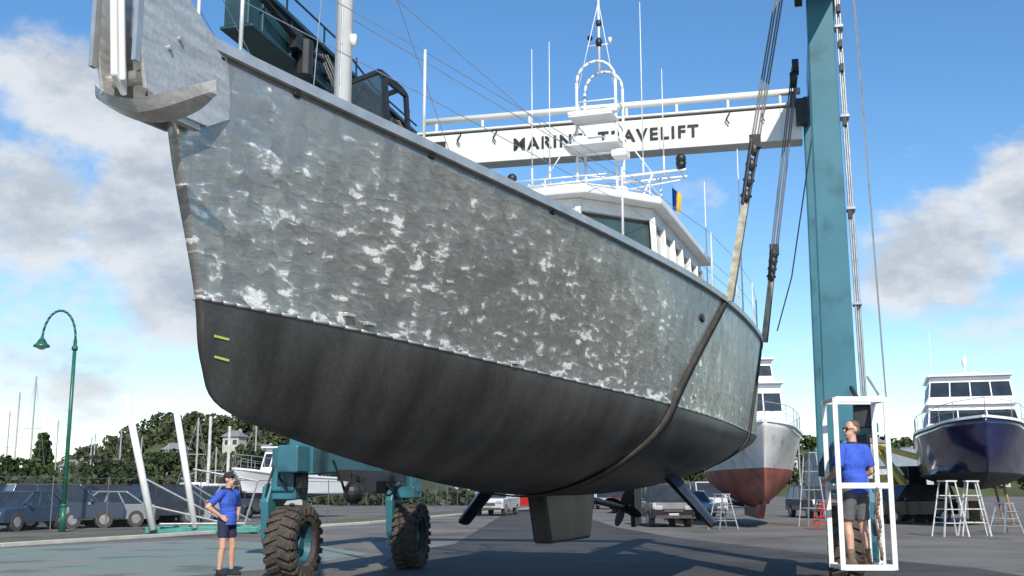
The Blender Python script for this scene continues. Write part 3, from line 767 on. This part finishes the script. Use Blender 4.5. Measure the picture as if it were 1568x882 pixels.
for a,b in zip(fp[:-1],fp[1:]):
    A=Vector((*a,0));Bv=Vector((*b,0));L=(Bv-A).length;d=(Bv-A)/L;n=int(L/2.6)
    for i in range(n+1):
        p=A+d*(L*i/n);mb.cyl(p,p+Vector((0,0,1.95)),.022,.022,6)
    mb.cyl(A+Vector((0,0,1.88)),Bv+Vector((0,0,1.88)),.014,.014,5)
    st_=.2;k=int(L/st_)
    for i in range(k):
        p=A+d*(i*st_);e=min(1.75,L-i*st_)
        mw.cyl(p+Vector((0,0,.1)),p+d*e+Vector((0,0,.1+e)),.002,.002,3)
        mw.cyl(p+Vector((0,0,1.85)),p+d*e+Vector((0,0,1.85-e)),.002,.002,3)
fm=M('weathered_steel',(.14,.14,.14),.6,.3,.2,4)
mb.build('posts_and_rails',fm,fn);mw.build('wire_mesh',fm,fn)
e=empty('manhole_cover',(8.6,60,0));mb=MB();mb.cyl((0,0,.0),(0,0,.03),.4,.4,24);mb.cyl((0,0,.03),(0,0,.045),.3,.3,24);mb.build('lid',black,e)

def lamp(loc):
    e=empty('street_lamp',loc);mb=MB()
    mb.cyl((0,0,0),(0,0,.9),.12,.11,12);mb.cyl((0,0,.9),(0,0,7.0),.08,.065,12);mb.cyl((0,0,.9),(0,0,1.0),.14,.1,12);mb.cyl((0,0,6.6),(0,0,6.75),.11,.11,12)
    arc=[(-.62+.62*math.cos(t),0,7.0+1.15*math.sin(t)*.95) for t in np.linspace(0,math.pi*.97,14)]
    mb.tube(arc,.045,8)
    mb.build('pole',greenpaint,e,smooth=True)
    c=Vector((-1.24,0,7.0));mb=MB()
    mb.lathe(c,(0,0,1),[(-.28,.28),(-.22,.30),(-.15,.2),(.0,.12),(.06,.06),(.16,.05),(.2,.0)],18)
    mb.build('shade',greenpaint,e,smooth=True)
    mb=MB();mb.ell(c+Vector((0,0,-.24)),(.2,.2,.14));mb.build('lens',M('lamp_lens',(.5,.5,.47),.2),e,smooth=True)
lamp((-16.25,41,0))

e=empty('boat_cradle',(-12.2,38.6,0),rad(10))
mb=MB()
mb.cyl((0,0,.15),(-1.15,0,4.7),.13,.12,12);mb.cyl((1.35,.2,.2),(.45,.2,4.6),.12,.11,12)
mb.build('leaning_arms',white,e,smooth=True)
mb=MB()
for a,b in(((-.6,0,2.0),(2.6,.3,.3)),((-.3,0,1.0),(2.6,.3,.3)),((.2,0,.35),(3.0,.3,.35)),((.8,.2,1.9),(3.2,1.2,.4)),((3.0,.3,.3),(3.4,.3,1.8)),((1.0,.2,1.6),(2.6,1.8,.3)),((3.4,.3,1.8),(1.2,.2,2.2))):
    mb.cyl(a,b,.035,.035,6)
mb.build('braces',greymetal,e)
mb=MB();mb.box((1.6,.3,.14),(3.8,.25,.2));mb.box((1.6,1.8,.14),(3.8,.25,.2));mb.box((0,1,.14),(.25,1.8,.18));mb.box((3.3,1,.14),(.25,1.8,.18));mb.build('base',M('cradle_green',(.05,.25,.2),.5),e,bevel=.02)

# ------------------------------------------------------------ cars
carcols={}
def carpaint(c):
    k=tuple(c)
    if k not in carcols: carcols[k]=M('car_paint',c,.22,.25,.06,1,coat=.6)
    return carcols[k]
carglass=M('car_glass',(.03,.036,.04),.1,0,.3,2,spec=.6)
def car(name,loc,rz,col,kind='suv'):
    e=empty(name,loc,rz);hw=.88
    if kind=='suv': body=[(-2.2,.38),(-2.25,.75),(-2.15,1.0),(-1.0,1.04),(2.15,1.06),(2.25,.9),(2.25,.4)];gh=[(-1.15,1.03),(-.45,1.68),(1.95,1.7),(2.2,1.05)]
    elif kind=='ute': body=[(-2.4,.42),(-2.45,.8),(-2.35,1.0),(-1.0,1.05),(2.4,1.08),(2.45,.9),(2.45,.45)];gh=[(-1.1,1.04),(-.5,1.66),(.75,1.66),(.95,1.06)]
    elif kind=='van': body=[(-2.3,.36),(-2.35,.8),(-2.2,1.05),(-1.9,1.1),(2.3,1.1),(2.35,.5),(2.3,.36)];gh=[(-1.95,1.09),(-1.2,1.9),(2.2,1.92),(2.3,1.1)]
    else: body=[(-2.15,.32),(-2.2,.6),(-2.05,.82),(-.95,.92),(1.5,.94),(2.1,.92),(2.2,.6),(2.15,.32)];gh=[(-1.05,.91),(-.3,1.40),(.95,1.42),(1.65,.93)]
    mb=MB()
    secs=[(-hw,.86),(-hw*.97,.97),(-hw*.8,1.0),(hw*.8,1.0),(hw*.97,.97),(hw,.86)]
    cz=.62;k=len(body);vs=[]
    for y,f in secs:
        for x,z in body: vs.append((x*(1-(1-f)*.25),y,cz+(z-cz)*f if z>cz else z))
    fs=[tuple(range(k)),tuple((len(secs)-1)*k+i for i in range(k-1,-1,-1))]
    for i in range(len(secs)-1):
        for j in range(k): a=i*k+j;b=i*k+(j+1)%k;fs.append((a,a+k,b+k,b))
    mb.c=0;mb.add(vs,fs)
    g=gh;tw=hw*.78
    r0=(g[1][0]-.02,g[1][1]);r1=(g[2][0]+.02,g[2][1])
    mb.box(((r0[0]+r1[0])/2,0,(r0[1]+r1[1])/2+.015),(r1[0]-r0[0],tw*2+.04,.06))
    mb.c=1
    bw=hw*.92
    P=[(g[0][0],-bw,g[0][1]),(g[3][0],-bw,g[3][1]),(g[3][0],bw,g[3][1]),(g[0][0],bw,g[0][1]),(g[1][0],-tw,g[1][1]),(g[2][0],-tw,g[2][1]),(g[2][0],tw,g[2][1]),(g[1][0],tw,g[1][1])]
    mb.add(P,[(0,1,5,4),(1,2,6,5),(2,3,7,6),(3,0,4,7),(4,5,6,7)])
    mb.c=0
    for sd in(-1,1):
        for t in(0,.36,.68,1):
            a=Vector((g[0][0]+(g[3][0]-g[0][0])*t,sd*bw,g[0][1]));b=Vector((g[1][0]+(g[2][0]-g[1][0])*t,sd*tw,g[1][1]));mb.beam(a,b,.06,.07,up=(0,1,0))
        mb.c=0;mb.box((g[0][0]+.3,sd*(hw+.06),g[0][1]+.06),(.12,.16,.12))
    mb.c=2
    for x in(body[0][0]+.8,body[-1][0]-.85):
        for sd in(-1,1):
            mb.cyl((x,sd*(hw-.22),.33),(x,sd*(hw+.012),.33),.345,.345,20)
    mb.c=3
    for x in(body[0][0]+.8,body[-1][0]-.85):
        for sd in(-1,1): mb.cyl((x,sd*(hw+.0),.33),(x,sd*(hw+.022),.33),.2,.19,14)
    xf=body[1][0]
    for sd in(-1,1): mb.box((xf+.03,sd*.62,.78 if kind!='sedan' else .64),(.1,.34,.15))
    mb.c=2;mb.box((xf-.0,0,.68 if kind!='sedan' else .5),(.06,.8,.14));mb.box((xf-.01,0,.42),(.08,1.5,.12))
    mb.c=4
    for sd in(-1,1): mb.box((-xf+.0,sd*.7,.85 if kind!='sedan' else .72),(.06,.22,.2))
    mb.c=3;mb.box((xf-.035,0,.5),(.02,.42,.11))
    mb.build('car_body',[carpaint(col),carglass,rubber,greymetal,redp],e,bevel=.015)
    return e
def at(px,D): return (D*(px-784)/1700*.985,D,0)
cl=[(35,43,'sedan',(.04,.07,.13)),(98,45,'suv',(.06,.08,.12)),(150,46,'sedan',(.3,.32,.33)),(10,49,'suv',(.02,.025,.03)),(70,50,'sedan',(.35,.36,.37)),(125,51,'sedan',(.12,.02,.02)),(185,51,'suv',(.03,.035,.045)),(232,50,'suv',(.05,.055,.07)),(268,54,'suv',(.35,.36,.37)),(305,56,'sedan',(.05,.06,.08)),(335,60,'suv',(.45,.45,.45)),
(5,60,'sedan',(.5,.5,.5)),(45,59,'suv',(.1,.11,.12)),(105,61,'sedan',(.6,.6,.58)),(165,60,'suv',(.06,.08,.13)),(225,64,'sedan',(.4,.06,.05)),(285,66,'suv',(.6,.6,.58)),(380,70,'suv',(.3,.32,.35)),(410,72,'sedan',(.6,.6,.6)),(60,74,'sedan',(.6,.6,.58)),(150,76,'suv',(.2,.2,.2)),(200,74,'sedan',(.6,.6,.6)),(255,75,'suv',(.04,.06,.14)),(320,78,'suv',(.65,.65,.65))]
for i,(px,D,k,c) in enumerate(cl): car('parked_car',at(px,D),rad(random.choice([40,55,70,215,235])+random.uniform(-8,8)),c,k)
car('pickup_truck',at(762,68),rad(78),(.65,.65,.63),'ute')
car('parked_car',at(800,80),rad(30),(.5,.03,.03),'suv')
for px,D,k,c in((1012,48,'suv',(.03,.03,.035)),(1055,58,'sedan',(.45,.47,.5)),(1385,52,'suv',(.02,.02,.025)),(1075,66,'van',(.6,.6,.6)),(925,90,'sedan',(.6,.6,.6)),(1245,62,'suv',(.1,.1,.12)),(960,75,'suv',(.1,.02,.02))):
    car('parked_car',at(px,D),rad(random.choice([80,95,20])),c,k)

# ------------------------------------------------------------ background boats
def motorboat(name,loc,rz,L,B,zk,zwl,zsh,top,bottom):
    e=empty(name,loc,rz)
    h=Hull(L,([0,.08*L,.25*L,.5*L,L],[.06,.22*B,.38*B,.49*B,.46*B]),([0,.3*L,L],[zsh+.35,zsh+.1,zsh-.1]),
      ([0,.1*L,.35*L,.7*L,L],[.03,.12*B,.34*B,.45*B,.43*B]),([0,L],[zwl+.05,zwl-.02]),([0,.15*L,.4*L,L],[zk+.5,zk+.15,zk,zk+.4]),([0,L],[1.3,1.7]),
      ([zk+.5,zwl,zsh+.4],[.35,0,-.8]))
    h.mesh(50,8,8).build('hull',[top,bottom,whitegel],e,smooth=True)
    h.rail('gunwale',white,e,w=(-.1,.05),h=(-.03,.07),n=40)
    mb=MB();prev=None
    for sd in(1,-1):
        prev=None
        for i in range(9):
            p=h.pt(i/8*.7*L,2,sd,-.06);q=p+Vector((0,0,.75));mb.cyl(p,q,.015,.015,5)
            if prev: mb.cyl(prev,q,.015,.015,5);mb.cyl(prev-Vector((0,0,.35)),q-Vector((0,0,.35)),.008,.008,4)
            prev=q
    mb.build('bow_rails',greymetal,e)
    return e,h
def cabinbox(e,s0,s1,w,z0,z1,rake,winz,nf=3,ns=4,name='cabin',mat=None,tw=.9):
    mat=mat or whitegel
    def q(s,y,z):
        k=(z-z0)/(z1-z0);return (s+(rake*k if s<(s0+s1)/2 else -.05*k),y*(1-(1-tw)*k),z)
    def ring(a,b,sh=0,mb=None):
        c=[(s0+sh,-w/2+sh),(s1-sh,-w/2+sh),(s1-sh,w/2-sh),(s0+sh,w/2-sh)]
        mb.add([q(x,y,a) for x,y in c]+[q(x,y,b) for x,y in c],[(3,2,1,0),(4,5,6,7)]+[(i,(i+1)%4,4+(i+1)%4,4+i) for i in range(4)])
    mb=MB();ring(z0,winz[0],0,mb);ring(winz[1],z1,0,mb)
    for i in range(nf+1):
        y=-w/2+.04+(w-.08)*i/nf;mb.beam(q(s0+.03,y,winz[0]-.02),q(s0+.03,y,winz[1]+.02),.07,.06,up=(0,1,0))
    for sd in(-1,1):
        for i in range(1,ns+1):
            s_=s0+(s1-s0)*i/ns-.03;mb.beam(q(s_,sd*(w/2-.03),winz[0]-.02),q(s_,sd*(w/2-.03),winz[1]+.02),.06,.08,up=(0,1,0))
    mb.build(name+'_frame',mat,e,bevel=.02)
    mb=MB();ring(winz[0]-.05,winz[1]+.05,.05,mb);mb.build(name+'_windows',glassdk,e)
    mb=MB();mb.box(((s0+s1)/2+rake/2-.05,0,z1+.05),(s1-s0-rake+.5,w*tw+.25,.09));mb.build(name+'_roof',mat,e,bevel=.03)
LX=45*.213+.2
e,h=motorboat('white_launch',(LX,43.5,0),rad(83),11,4.2,.75,2.3,3.75,M('offwhite_hull',(.62,.62,.6),.25,0,.12,1.2,coat=.3,stain=1.),red)
cabinbox(e,3.2,7.5,2.5,3.6,5.9,.35,(4.75,5.5),3,4)
cabinbox(e,4.0,6.6,1.9,6.0,7.0,.3,(6.3,6.75),3,3,name='flybridge')
mb=MB();mb.box((2.6,0,3.9),(1.6,1.6,.45));mb.cyl((5,0,7.0),(5,0,8.8),.04);mb.cyl((5,-.5,8.0),(5,.5,8.0),.03);mb.box((5,0,8.3),(.2,.7,.1));mb.cyl((4.6,.6,7),(4.6,.6,9.6),.015);mb.build('mast_and_hatch',white,e,bevel=.01)
mb=MB();
for i in range(3): mb.tube([(6.3+i*.02,.5-.5*i,5.65),(6.3,.5-.5*i,6.9)],.03)
mb.build('rails',greymetal,e)
mb=MB();mb.prism([(1.2,.95),(9,.95),(9,.35),(2.2,.35)],'y',-.12,.12);mb.build('keel',red,e,bevel=.03)
e,h=motorboat('navy_motor_yacht',(18.6,44,0),rad(72),13,4.9,1.5,2.15,3.95,navy,M('black_antifoul',(.02,.022,.03),.6))
cabinbox(e,4.2,10.5,3.9,3.85,5.2,1.3,(4.35,4.95),3,5,name='saloon')
cabinbox(e,5.2,9.8,3.6,5.2,6.45,.35,(5.55,6.2),4,4,name='flybridge',tw=.92)
mb=MB();mb.cyl((7.5,0,6.5),(7.5,0,7.6),.04);mb.ell((7.5,0,7.3),(.12,.12,.22));mb.box((7.5,0,6.75),(.3,1.3,.1));mb.cyl((6.4,1.5,6.5),(6.4,1.5,8.6),.015);mb.build('mast_gear',white,e,smooth=False)
mb=MB();mb.box((4.3,0,4.05),(2.2,2.2,.3),top=(1.4,1.6));mb.build('foredeck_coaming',whitegel,e,bevel=.05)
for sx in(-1,1):
    mb=MB();mb.cyl((6,1.4*sx,0),(6,1.1*sx,1.9),.06);mb.cyl((10,1.4*sx,0),(10,1.1*sx,1.9),.06);mb.box((8,0,.5),(1,.4,1.0));mb.build('props',woodm,e)
dullw=M('scuffed_white_paint',(.55,.54,.5),.6,0,.25,3)
def trestle(loc,rz,h=1.9,col=dullw):
    e=empty('trestle',loc,rz);mb=MB()
    for sx in(-1,1):
        for sy in(-1,1): mb.beam((sx*.45,sy*.35,0),(sx*.15,sy*.22,h),.04,.04)
        mb.beam((sx*.34,-.3,h*.35),(sx*.34,.3,h*.35),.03,.03);mb.beam((sx*.24,-.26,h*.7),(sx*.24,.26,h*.7),.03,.03)
    for z,f in((.25,.39),(.5,.31),(.75,.24)):
        for sy in(-1,1): mb.beam((-f,sy*.3,h*z),(f,sy*.3,h*z),.03,.03)
    mb.box((0,0,h+.03),(.42,.5,.05));mb.build('frame',col,e)
trestle(at(1450,37),.2,1.75);trestle(at(1487,37.5),-.2,1.75);trestle(at(1535,40),.4,1.0,greymetal);trestle((LX+2.1,43,0),.1,1.0,redp)
trestle((LX-1.6,44,0),.5,1.3,greymetal)
trestle(at(1242,47),.3,3.0,greymetal)

def yacht(loc,rz,Hm,L=9,z=1.2):
    e=empty('moored_yacht',loc,rz);h=Hull(L,([0,.3*L,.6*L,L],[.04,1.1,1.5,1.2]),([0,L],[z+1.2,z+.9]),([0,.4*L,L],[.02,1.1,1.0]),([0,L],[z+.1,z+.05]),([0,.5*L,L],[z-.2,z-.5,z-.1]),([0,L],[1.4,1.8]),([z-.2,z+1.2],[.4,-.6]))
    h.mesh(20,4,4).build('hull',[whitegel,navy,whitegel],e,smooth=True)
    mb=MB();mb.box((L*.5,0,z+1.2),(L*.4,1.6,.5),top=(L*.32,1.3));mb.build('cabin',white,e)
    mb=MB();mb.cyl((L*.42,0,z),(L*.42,0,Hm),.085,.065,6);mb.cyl((L*.42,0,z+2.2),(L*.85,0,z+2.0),.06)
    mb.cyl((L*.42,-.7,Hm*.6),(L*.42,.7,Hm*.6),.03,.03,5)
    for p in((0,0,z+1.2),(L,0,z+1),(L*.45,1.4,z+1),(L*.45,-1.4,z+1)): mb.cyl((L*.42,0,Hm),p,.010,.010,3)
    mb.build('mast_and_stays',mastgrey,e)
for px,D,yt in((12,100,600),(28,90,575),(50,130,645),(84,120,645),(124,130,665),(138,140,670),(176,125,660),(298,100,685),(318,82,640),(348,95,650),(330,120,695),(275,130,680),(225,140,680),(195,120,670),(700,160,720),(1142,110,560),(1180,90,520),(1160,130,590),(5,120,630),(1228,150,650),(1350,160,660)):
    x,y,_=at(px,D);yacht((x,y,0),rad(90+random.uniform(-30,30)),1.5+D*(750-yt)/1700*1.02,z=.6)
e,h=motorboat('cabin_cruiser',(at(372,58)[0],58,0),rad(62),7.5,2.6,.9,1.3,2.2,whitegel,navy);cabinbox(e,2.2,5,1.9,2.1,3.7,.5,(2.7,3.4),3,3)
for px,D,yt in((318,60,640),(348,62,655)):
    e=empty('timber_pile',at(px,D));mb=MB();mb.cyl((0,0,0),(0,0,1.5+D*(750-yt)/1700),.09,.08,8);mb.build('pile',dullw,e)
e=empty('yellow_loader',at(1382,56),rad(100));mb=MB()
mb.c=0;mb.box((0,0,1.2),(3.6,1.6,.8));mb.box((.9,0,1.9),(1.4,1.5,.7));mb.beam((-1.8,.5,1.2),(1.4,.5,3.6),.3,.3);mb.beam((-2.6,.5,3.0),(1.4,.5,3.7),.25,.25)
mb.c=1
for x in(-1.2,1.2):
    for y in(-.8,.8): mb.cyl((x,y-.2,.6),(x,y+.2,.6),.6,.6,20)
mb.c=2;mb.box((-.4,-.3,2.1),(1.1,1.0,1.1),top=(.9,.9));mb.build('loader_body',[yellow,rubber,glassdk],e,bevel=.04)
e=empty('work_shed',at(1330,95),rad(10));mb=MB();mb.c=0;mb.box((0,0,1.7),(9,5,3.4));mb.c=1;mb.prism([(-2.8,3.4),(2.8,3.4),(0,4.9)],'x',-4.7,4.7);mb.c=2;mb.box((0,-2.52,1.2),(2.6,.06,2.4));mb.build('shed_body',[M('shed_wall',(.4,.42,.4),.7),M('shed_roof',(.25,.27,.28),.5),black],e)

def house(loc,rz,w=10,d=7,h=4,roofm=roofor,wm=wallw):
    e=empty('house',loc,rz);mb=MB()
    mb.c=0;mb.box((0,0,h/2-1),(w,d,h+2));mb.c=1;mb.box((0,0,h+.65),(w+.8,d+.8,1.3),top=(w*.5,.5))
    mb.c=2
    for x in np.arange(-w/2+1.,w/2-.4,1.7):
        for z in([h*.55] if h<4 else [h*.28,h*.72]): mb.box((x,-d/2-.02,z),(.9,.06,.9));mb.box((x,d/2+.02,z),(.9,.06,.9))
    mb.c=3;mb.box((w*.3,d*.1,h+1.),(.5,.5,1.2))
    mb.build('house_body',[wm,roofm,glassdk,concrete],e)

def hill(name,xc,yc,rx,ry,hh,mat,n=40,seed=0):
    mb=MB();vs=[];rs=np.random.RandomState(seed);ph=rs.rand(6)*6
    def hz(x,y):
        u=(x-xc)/rx;v=(y-yc)/ry;r=u*u+v*v
        return max(0,1-r)**1.3*hh*(1+.12*math.sin(u*5+ph[0])+.1*math.sin(v*7+u*9+ph[1]))-.05
    for j in range(n+1):
        for i in range(n+1):
            x=xc+rx*(2*i/n-1);y=yc+ry*(2*j/n-1);vs.append((x,y,hz(x,y)))
    mb.add(vs,[(j*(n+1)+i,j*(n+1)+i+1,(j+1)*(n+1)+i+1,(j+1)*(n+1)+i) for j in range(n) for i in range(n)])
    mb.build(name,mat,smooth=True,fixn=False);return hz
def foliage(name,clumps,mat,q=.5,dens=60,flat=.8,parent=None):
    V=[];F=[]
    for (x,y,z,r) in clumps:
        n=int(dens*max(.6,r)**1.3)
        d=np.random.normal(size=(n,3));d/=np.linalg.norm(d,axis=1)[:,None]
        rr=r*(.55+.5*np.random.rand(n)**.7)[:,None]
        c=np.array([x,y,z])+d*rr*np.array([1,1,flat])
        for k in range(n):
            a=np.random.normal(size=3);a/=np.linalg.norm(a);b=np.cross(a,np.random.normal(size=3));b/=np.linalg.norm(b)
            s=q*(.6+.8*random.random());o=len(V)
            V+= [tuple(c[k]-a*s*.5-b*s*.3),tuple(c[k]+a*s*.5-b*s*.35),tuple(c[k]+a*s*.35+b*s*.4),tuple(c[k]-a*s*.4+b*s*.3)];F.append((o,o+1,o+2,o+3))
    me=bpy.data.meshes.new(name);me.from_pydata(V,[],F);me.materials.append(mat);o=bpy.data.objects.new(name,me);scene.collection.objects.link(o)
    if parent:o.parent=parent
    return o
hm=M('hill_grass',(.06,.075,.03),.95,0,.4,.05)
hz=hill('hill',-58,250,52,50,13.5,hm,seed=2)
cs=[]
for i in range(420):
    x=random.uniform(-115,-22);y=random.uniform(203,262);z=max(0,hz(x,y))
    r=random.uniform(1.1,2.5);cs.append((x,y,z+r*.7,r));cs.append((x+random.uniform(-1,1),y,z+r*1.5,r*.7))
foliage('distant_trees',cs,leafB,q=.75,dens=34)
for x,y in((-84,216),(-64,214),(-55,222),(-48,218)):
    house((x,y,hz(x,y)+.9),rad(random.uniform(-20,20)),random.uniform(3.2,4.5),3.2,random.choice([2.0,2.4]),roofgr,wallw)
cs=[]
for i in range(150):
    x=random.uniform(-75,-30);y=random.uniform(118,140);r=random.uniform(.9,1.8);cs.append((x,y,r*.8+random.uniform(0,1.0),r))
foliage('hedge',cs,leafB,q=.5,dens=50)
cs=[]
for i in range(110):
    t=random.random();x=-34+t*46;y=112+random.uniform(-5,8);r=random.uniform(.7,1.4);cs.append((x,y,r*.7,r))
foliage('hedge',cs,leafA,q=.5,dens=45)
cs=[]
for i in range(60):
    x=random.uniform(-29,-22);y=random.uniform(56,64);r=random.uniform(.5,1.1);cs.append((x,y,r*.8+random.uniform(.2,1.0),r))
foliage('shrubs',cs,leafB,q=.25,dens=90)
hz2=hill('hill',95,310,70,60,13,hm,seed=5)
cs=[]
for i in range(260):
    x=random.uniform(35,150);y=random.uniform(258,300);z=max(0,hz2(x,y));r=random.uniform(1.2,2.4);cs.append((x,y,z+r*.7,r))
foliage('distant_trees',cs,leafA,q=1.0,dens=30)
for i in range(12):
    x=64+i*4.4+random.uniform(-1,1);y=random.choice([262,270,278]);house((x,y,hz2(x,y)+.8),rad(random.uniform(-25,25)),random.uniform(3.6,5.5),4.0,random.choice([2.4,3.0]),random.choice([roofor,roofgr,roofor]),wallw)
hill('low_ridge',0,700,700,120,14,hm,n=60,seed=9)

def tree(name,loc,h,conifer=False,spread=2.2):
    e=empty(name,loc);mb=MB()
    mb.cyl((0,0,0),(.1,0,h*.5),.16,.1,8);mb.cyl((.1,0,h*.5),(0,.1,h*.92),.1,.03,8);cs=[]
    if conifer:
        for k in range(9):
            z=h*(.2+.78*k/8);rr=spread*(1-k/9.)
            for j in range(6):
                a=j*1.05+k*.5+random.uniform(-.2,.2);p=(rr*math.cos(a),rr*math.sin(a),z-.1*rr);mb.cyl((0,0,z),p,.04,.015,5);cs.append((p[0]*.7,p[1]*.7,p[2],.35+.3*rr/spread))
    else:
        for j in range(14):
            a=j*2.4;z0=h*random.uniform(.35,.6);rr=spread*random.uniform(.4,1);p=(rr*math.cos(a),rr*math.sin(a),h*random.uniform(.55,.95));mb.cyl((.05,0,z0),p,.06,.02,5);cs.append((*p,random.uniform(.5,.95)))
    mb.build('trunk_and_limbs',M('bark',(.10,.075,.05),.9,0,.3,8),e,smooth=True)
    foliage('crown',cs,leafA,q=.28,dens=150,parent=e)
x,y,_=at(62,100);tree('pine_tree',(x,y,0),6.3,True,1.5)
for px,D,h in((25,75,3.4),(160,95,4.0),(205,88,3.6),(400,90,4.6),(250,110,5)): x,y,_=at(px,D);tree('broadleaf_tree',(x,y,0),h,False,1.9)

# ------------------------------------------------------------ sky, sun
to_sun=Vector((.14,-.80,.60)).normalized();elev=math.asin(to_sun.z);azi=math.atan2(to_sun.x,to_sun.y)
w=bpy.data.worlds.new('World');scene.world=w;w.use_nodes=True;nt=w.node_tree;N=nt.nodes;Lk=nt.links
for n in list(N):N.remove(n)
out=N.new('ShaderNodeOutputWorld');sky=N.new('ShaderNodeTexSky');sky.sky_type='NISHITA';sky.sun_disc=False;sky.sun_elevation=elev;sky.sun_rotation=azi%(2*math.pi);sky.air_density=1.0;sky.dust_density=.2;sky.ozone_density=2.6
hs=N.new('ShaderNodeHueSaturation');hs.inputs['Saturation'].default_value=1.22;hs.inputs['Value'].default_value=1.12;Lk.new(sky.outputs[0],hs.inputs['Color'])
bg=N.new('ShaderNodeBackground');bg.inputs[1].default_value=.15;Lk.new(hs.outputs[0],bg.inputs[0])
tc=N.new('ShaderNodeTexCoord')
def vm(op,a,b=None):
    n=N.new('ShaderNodeVectorMath');n.operation=op
    for i,x in enumerate((a,b)):
        if x is None:continue
        if isinstance(x,tuple):n.inputs[i].default_value=x
        else:Lk.new(x,n.inputs[i])
    return n
def mt(op,a,b=None,clamp=False):
    n=N.new('ShaderNodeMath');n.operation=op;n.use_clamp=clamp
    for i,x in enumerate((a,b)):
        if x is None:continue
        if isinstance(x,(int,float)):n.inputs[i].default_value=x
        else:Lk.new(x,n.inputs[i])
    return n.outputs[0]
D_=vm('NORMALIZE',tc.outputs['Generated']).outputs[0]
blobs=[((-.42,1,.35),.14,.85),((-.33,1,.26),.15,1.0),((-.45,1,.28),.14,.9),((-.30,1,.185),.13,1.0),((-.40,1,.12),.2,.6),((.40,1,.225),.12,1.0),((.475,1,.255),.12,1.0),((.36,1,.205),.09,.9),((.17,1,.26),.08,.5),((.30,1,.12),.2,.45),((.45,1,.15),.14,.55),((.0,1,.1),.3,.35)]
acc=None
for c,r,s in blobs:
    v=Vector(c).normalized();dd=N.new('ShaderNodeVectorMath');dd.operation='DISTANCE';Lk.new(D_,dd.inputs[0]);dd.inputs[1].default_value=v
    mr=N.new('ShaderNodeMapRange');mr.interpolation_type='SMOOTHSTEP';mr.inputs[1].default_value=0;mr.inputs[2].default_value=r;mr.inputs[3].default_value=s;mr.inputs[4].default_value=0;Lk.new(dd.outputs['Value'],mr.inputs[0])
    acc=mr.outputs[0] if acc is None else mt('MAXIMUM',acc,mr.outputs[0])
mp=N.new('ShaderNodeMapping');mp.inputs['Scale'].default_value=(1,1,1.7);Lk.new(D_,mp.inputs[0])
def nz(loc,sc,det,rough=.55):
    m2=N.new('ShaderNodeMapping');m2.inputs['Location'].default_value=loc;Lk.new(mp.outputs[0],m2.inputs[0])
    n=N.new('ShaderNodeTexNoise');n.inputs['Scale'].default_value=sc;n.inputs['Detail'].default_value=det;n.inputs['Roughness'].default_value=rough;Lk.new(m2.outputs[0],n.inputs['Vector']);return n.outputs['Fac']
n1=nz((0,0,0),8,9,.6);n2=nz((0,0,-.035),8,9,.6)
den=mt('ADD',mt('MULTIPLY',acc,.55),mt('MULTIPLY',n1,1.0))
cm=N.new('ShaderNodeMapRange');cm.interpolation_type='SMOOTHSTEP';cm.inputs[1].default_value=.70;cm.inputs[2].default_value=.94;Lk.new(den,cm.inputs[0])
cov=mt('MULTIPLY',cm.outputs[0],.93)
shade=N.new('ShaderNodeMapRange');shade.inputs[1].default_value=-.09;shade.inputs[2].default_value=.09;Lk.new(mt('SUBTRACT',n1,n2),shade.inputs[0])
thick=N.new('ShaderNodeMapRange');thick.inputs[1].default_value=.85;thick.inputs[2].default_value=1.15;thick.inputs[3].default_value=0;thick.inputs[4].default_value=.5;Lk.new(den,thick.inputs[0])
mixf=mt('SUBTRACT',mt('ADD',mt('MULTIPLY',shade.outputs[0],.8),.42),thick.outputs[0],True)
cc=N.new('ShaderNodeMix');cc.data_type='RGBA';cc.inputs[6].default_value=(.44,.49,.57,1);cc.inputs[7].default_value=(.80,.83,.86,1);Lk.new(mixf,cc.inputs[0])
bg2=N.new('ShaderNodeBackground');bg2.inputs[1].default_value=1.0;Lk.new(cc.outputs[2],bg2.inputs[0])
ms=N.new('ShaderNodeMixShader');Lk.new(cov,ms.inputs[0]);Lk.new(bg.outputs[0],ms.inputs[1]);Lk.new(bg2.outputs[0],ms.inputs[2]);Lk.new(ms.outputs[0],out.inputs[0])
sl=bpy.data.lights.new('sun','SUN');sl.energy=4.9;sl.angle=rad(.5);sl.color=(1,.94,.85)
so=bpy.data.objects.new('sun',sl);scene.collection.objects.link(so);so.rotation_euler=to_sun.to_track_quat('Z','Y').to_euler()

cam=bpy.data.cameras.new('camera');co=bpy.data.objects.new('camera',cam);scene.collection.objects.link(co)
co.location=(0,0,1.5);co.rotation_euler=(rad(90+10.3),0,0);cam.lens=39.03;cam.sensor_width=36;cam.clip_end=5000
scene.camera=co
scene.view_settings.view_transform='Standard';scene.view_settings.look='None';scene.view_settings.exposure=0
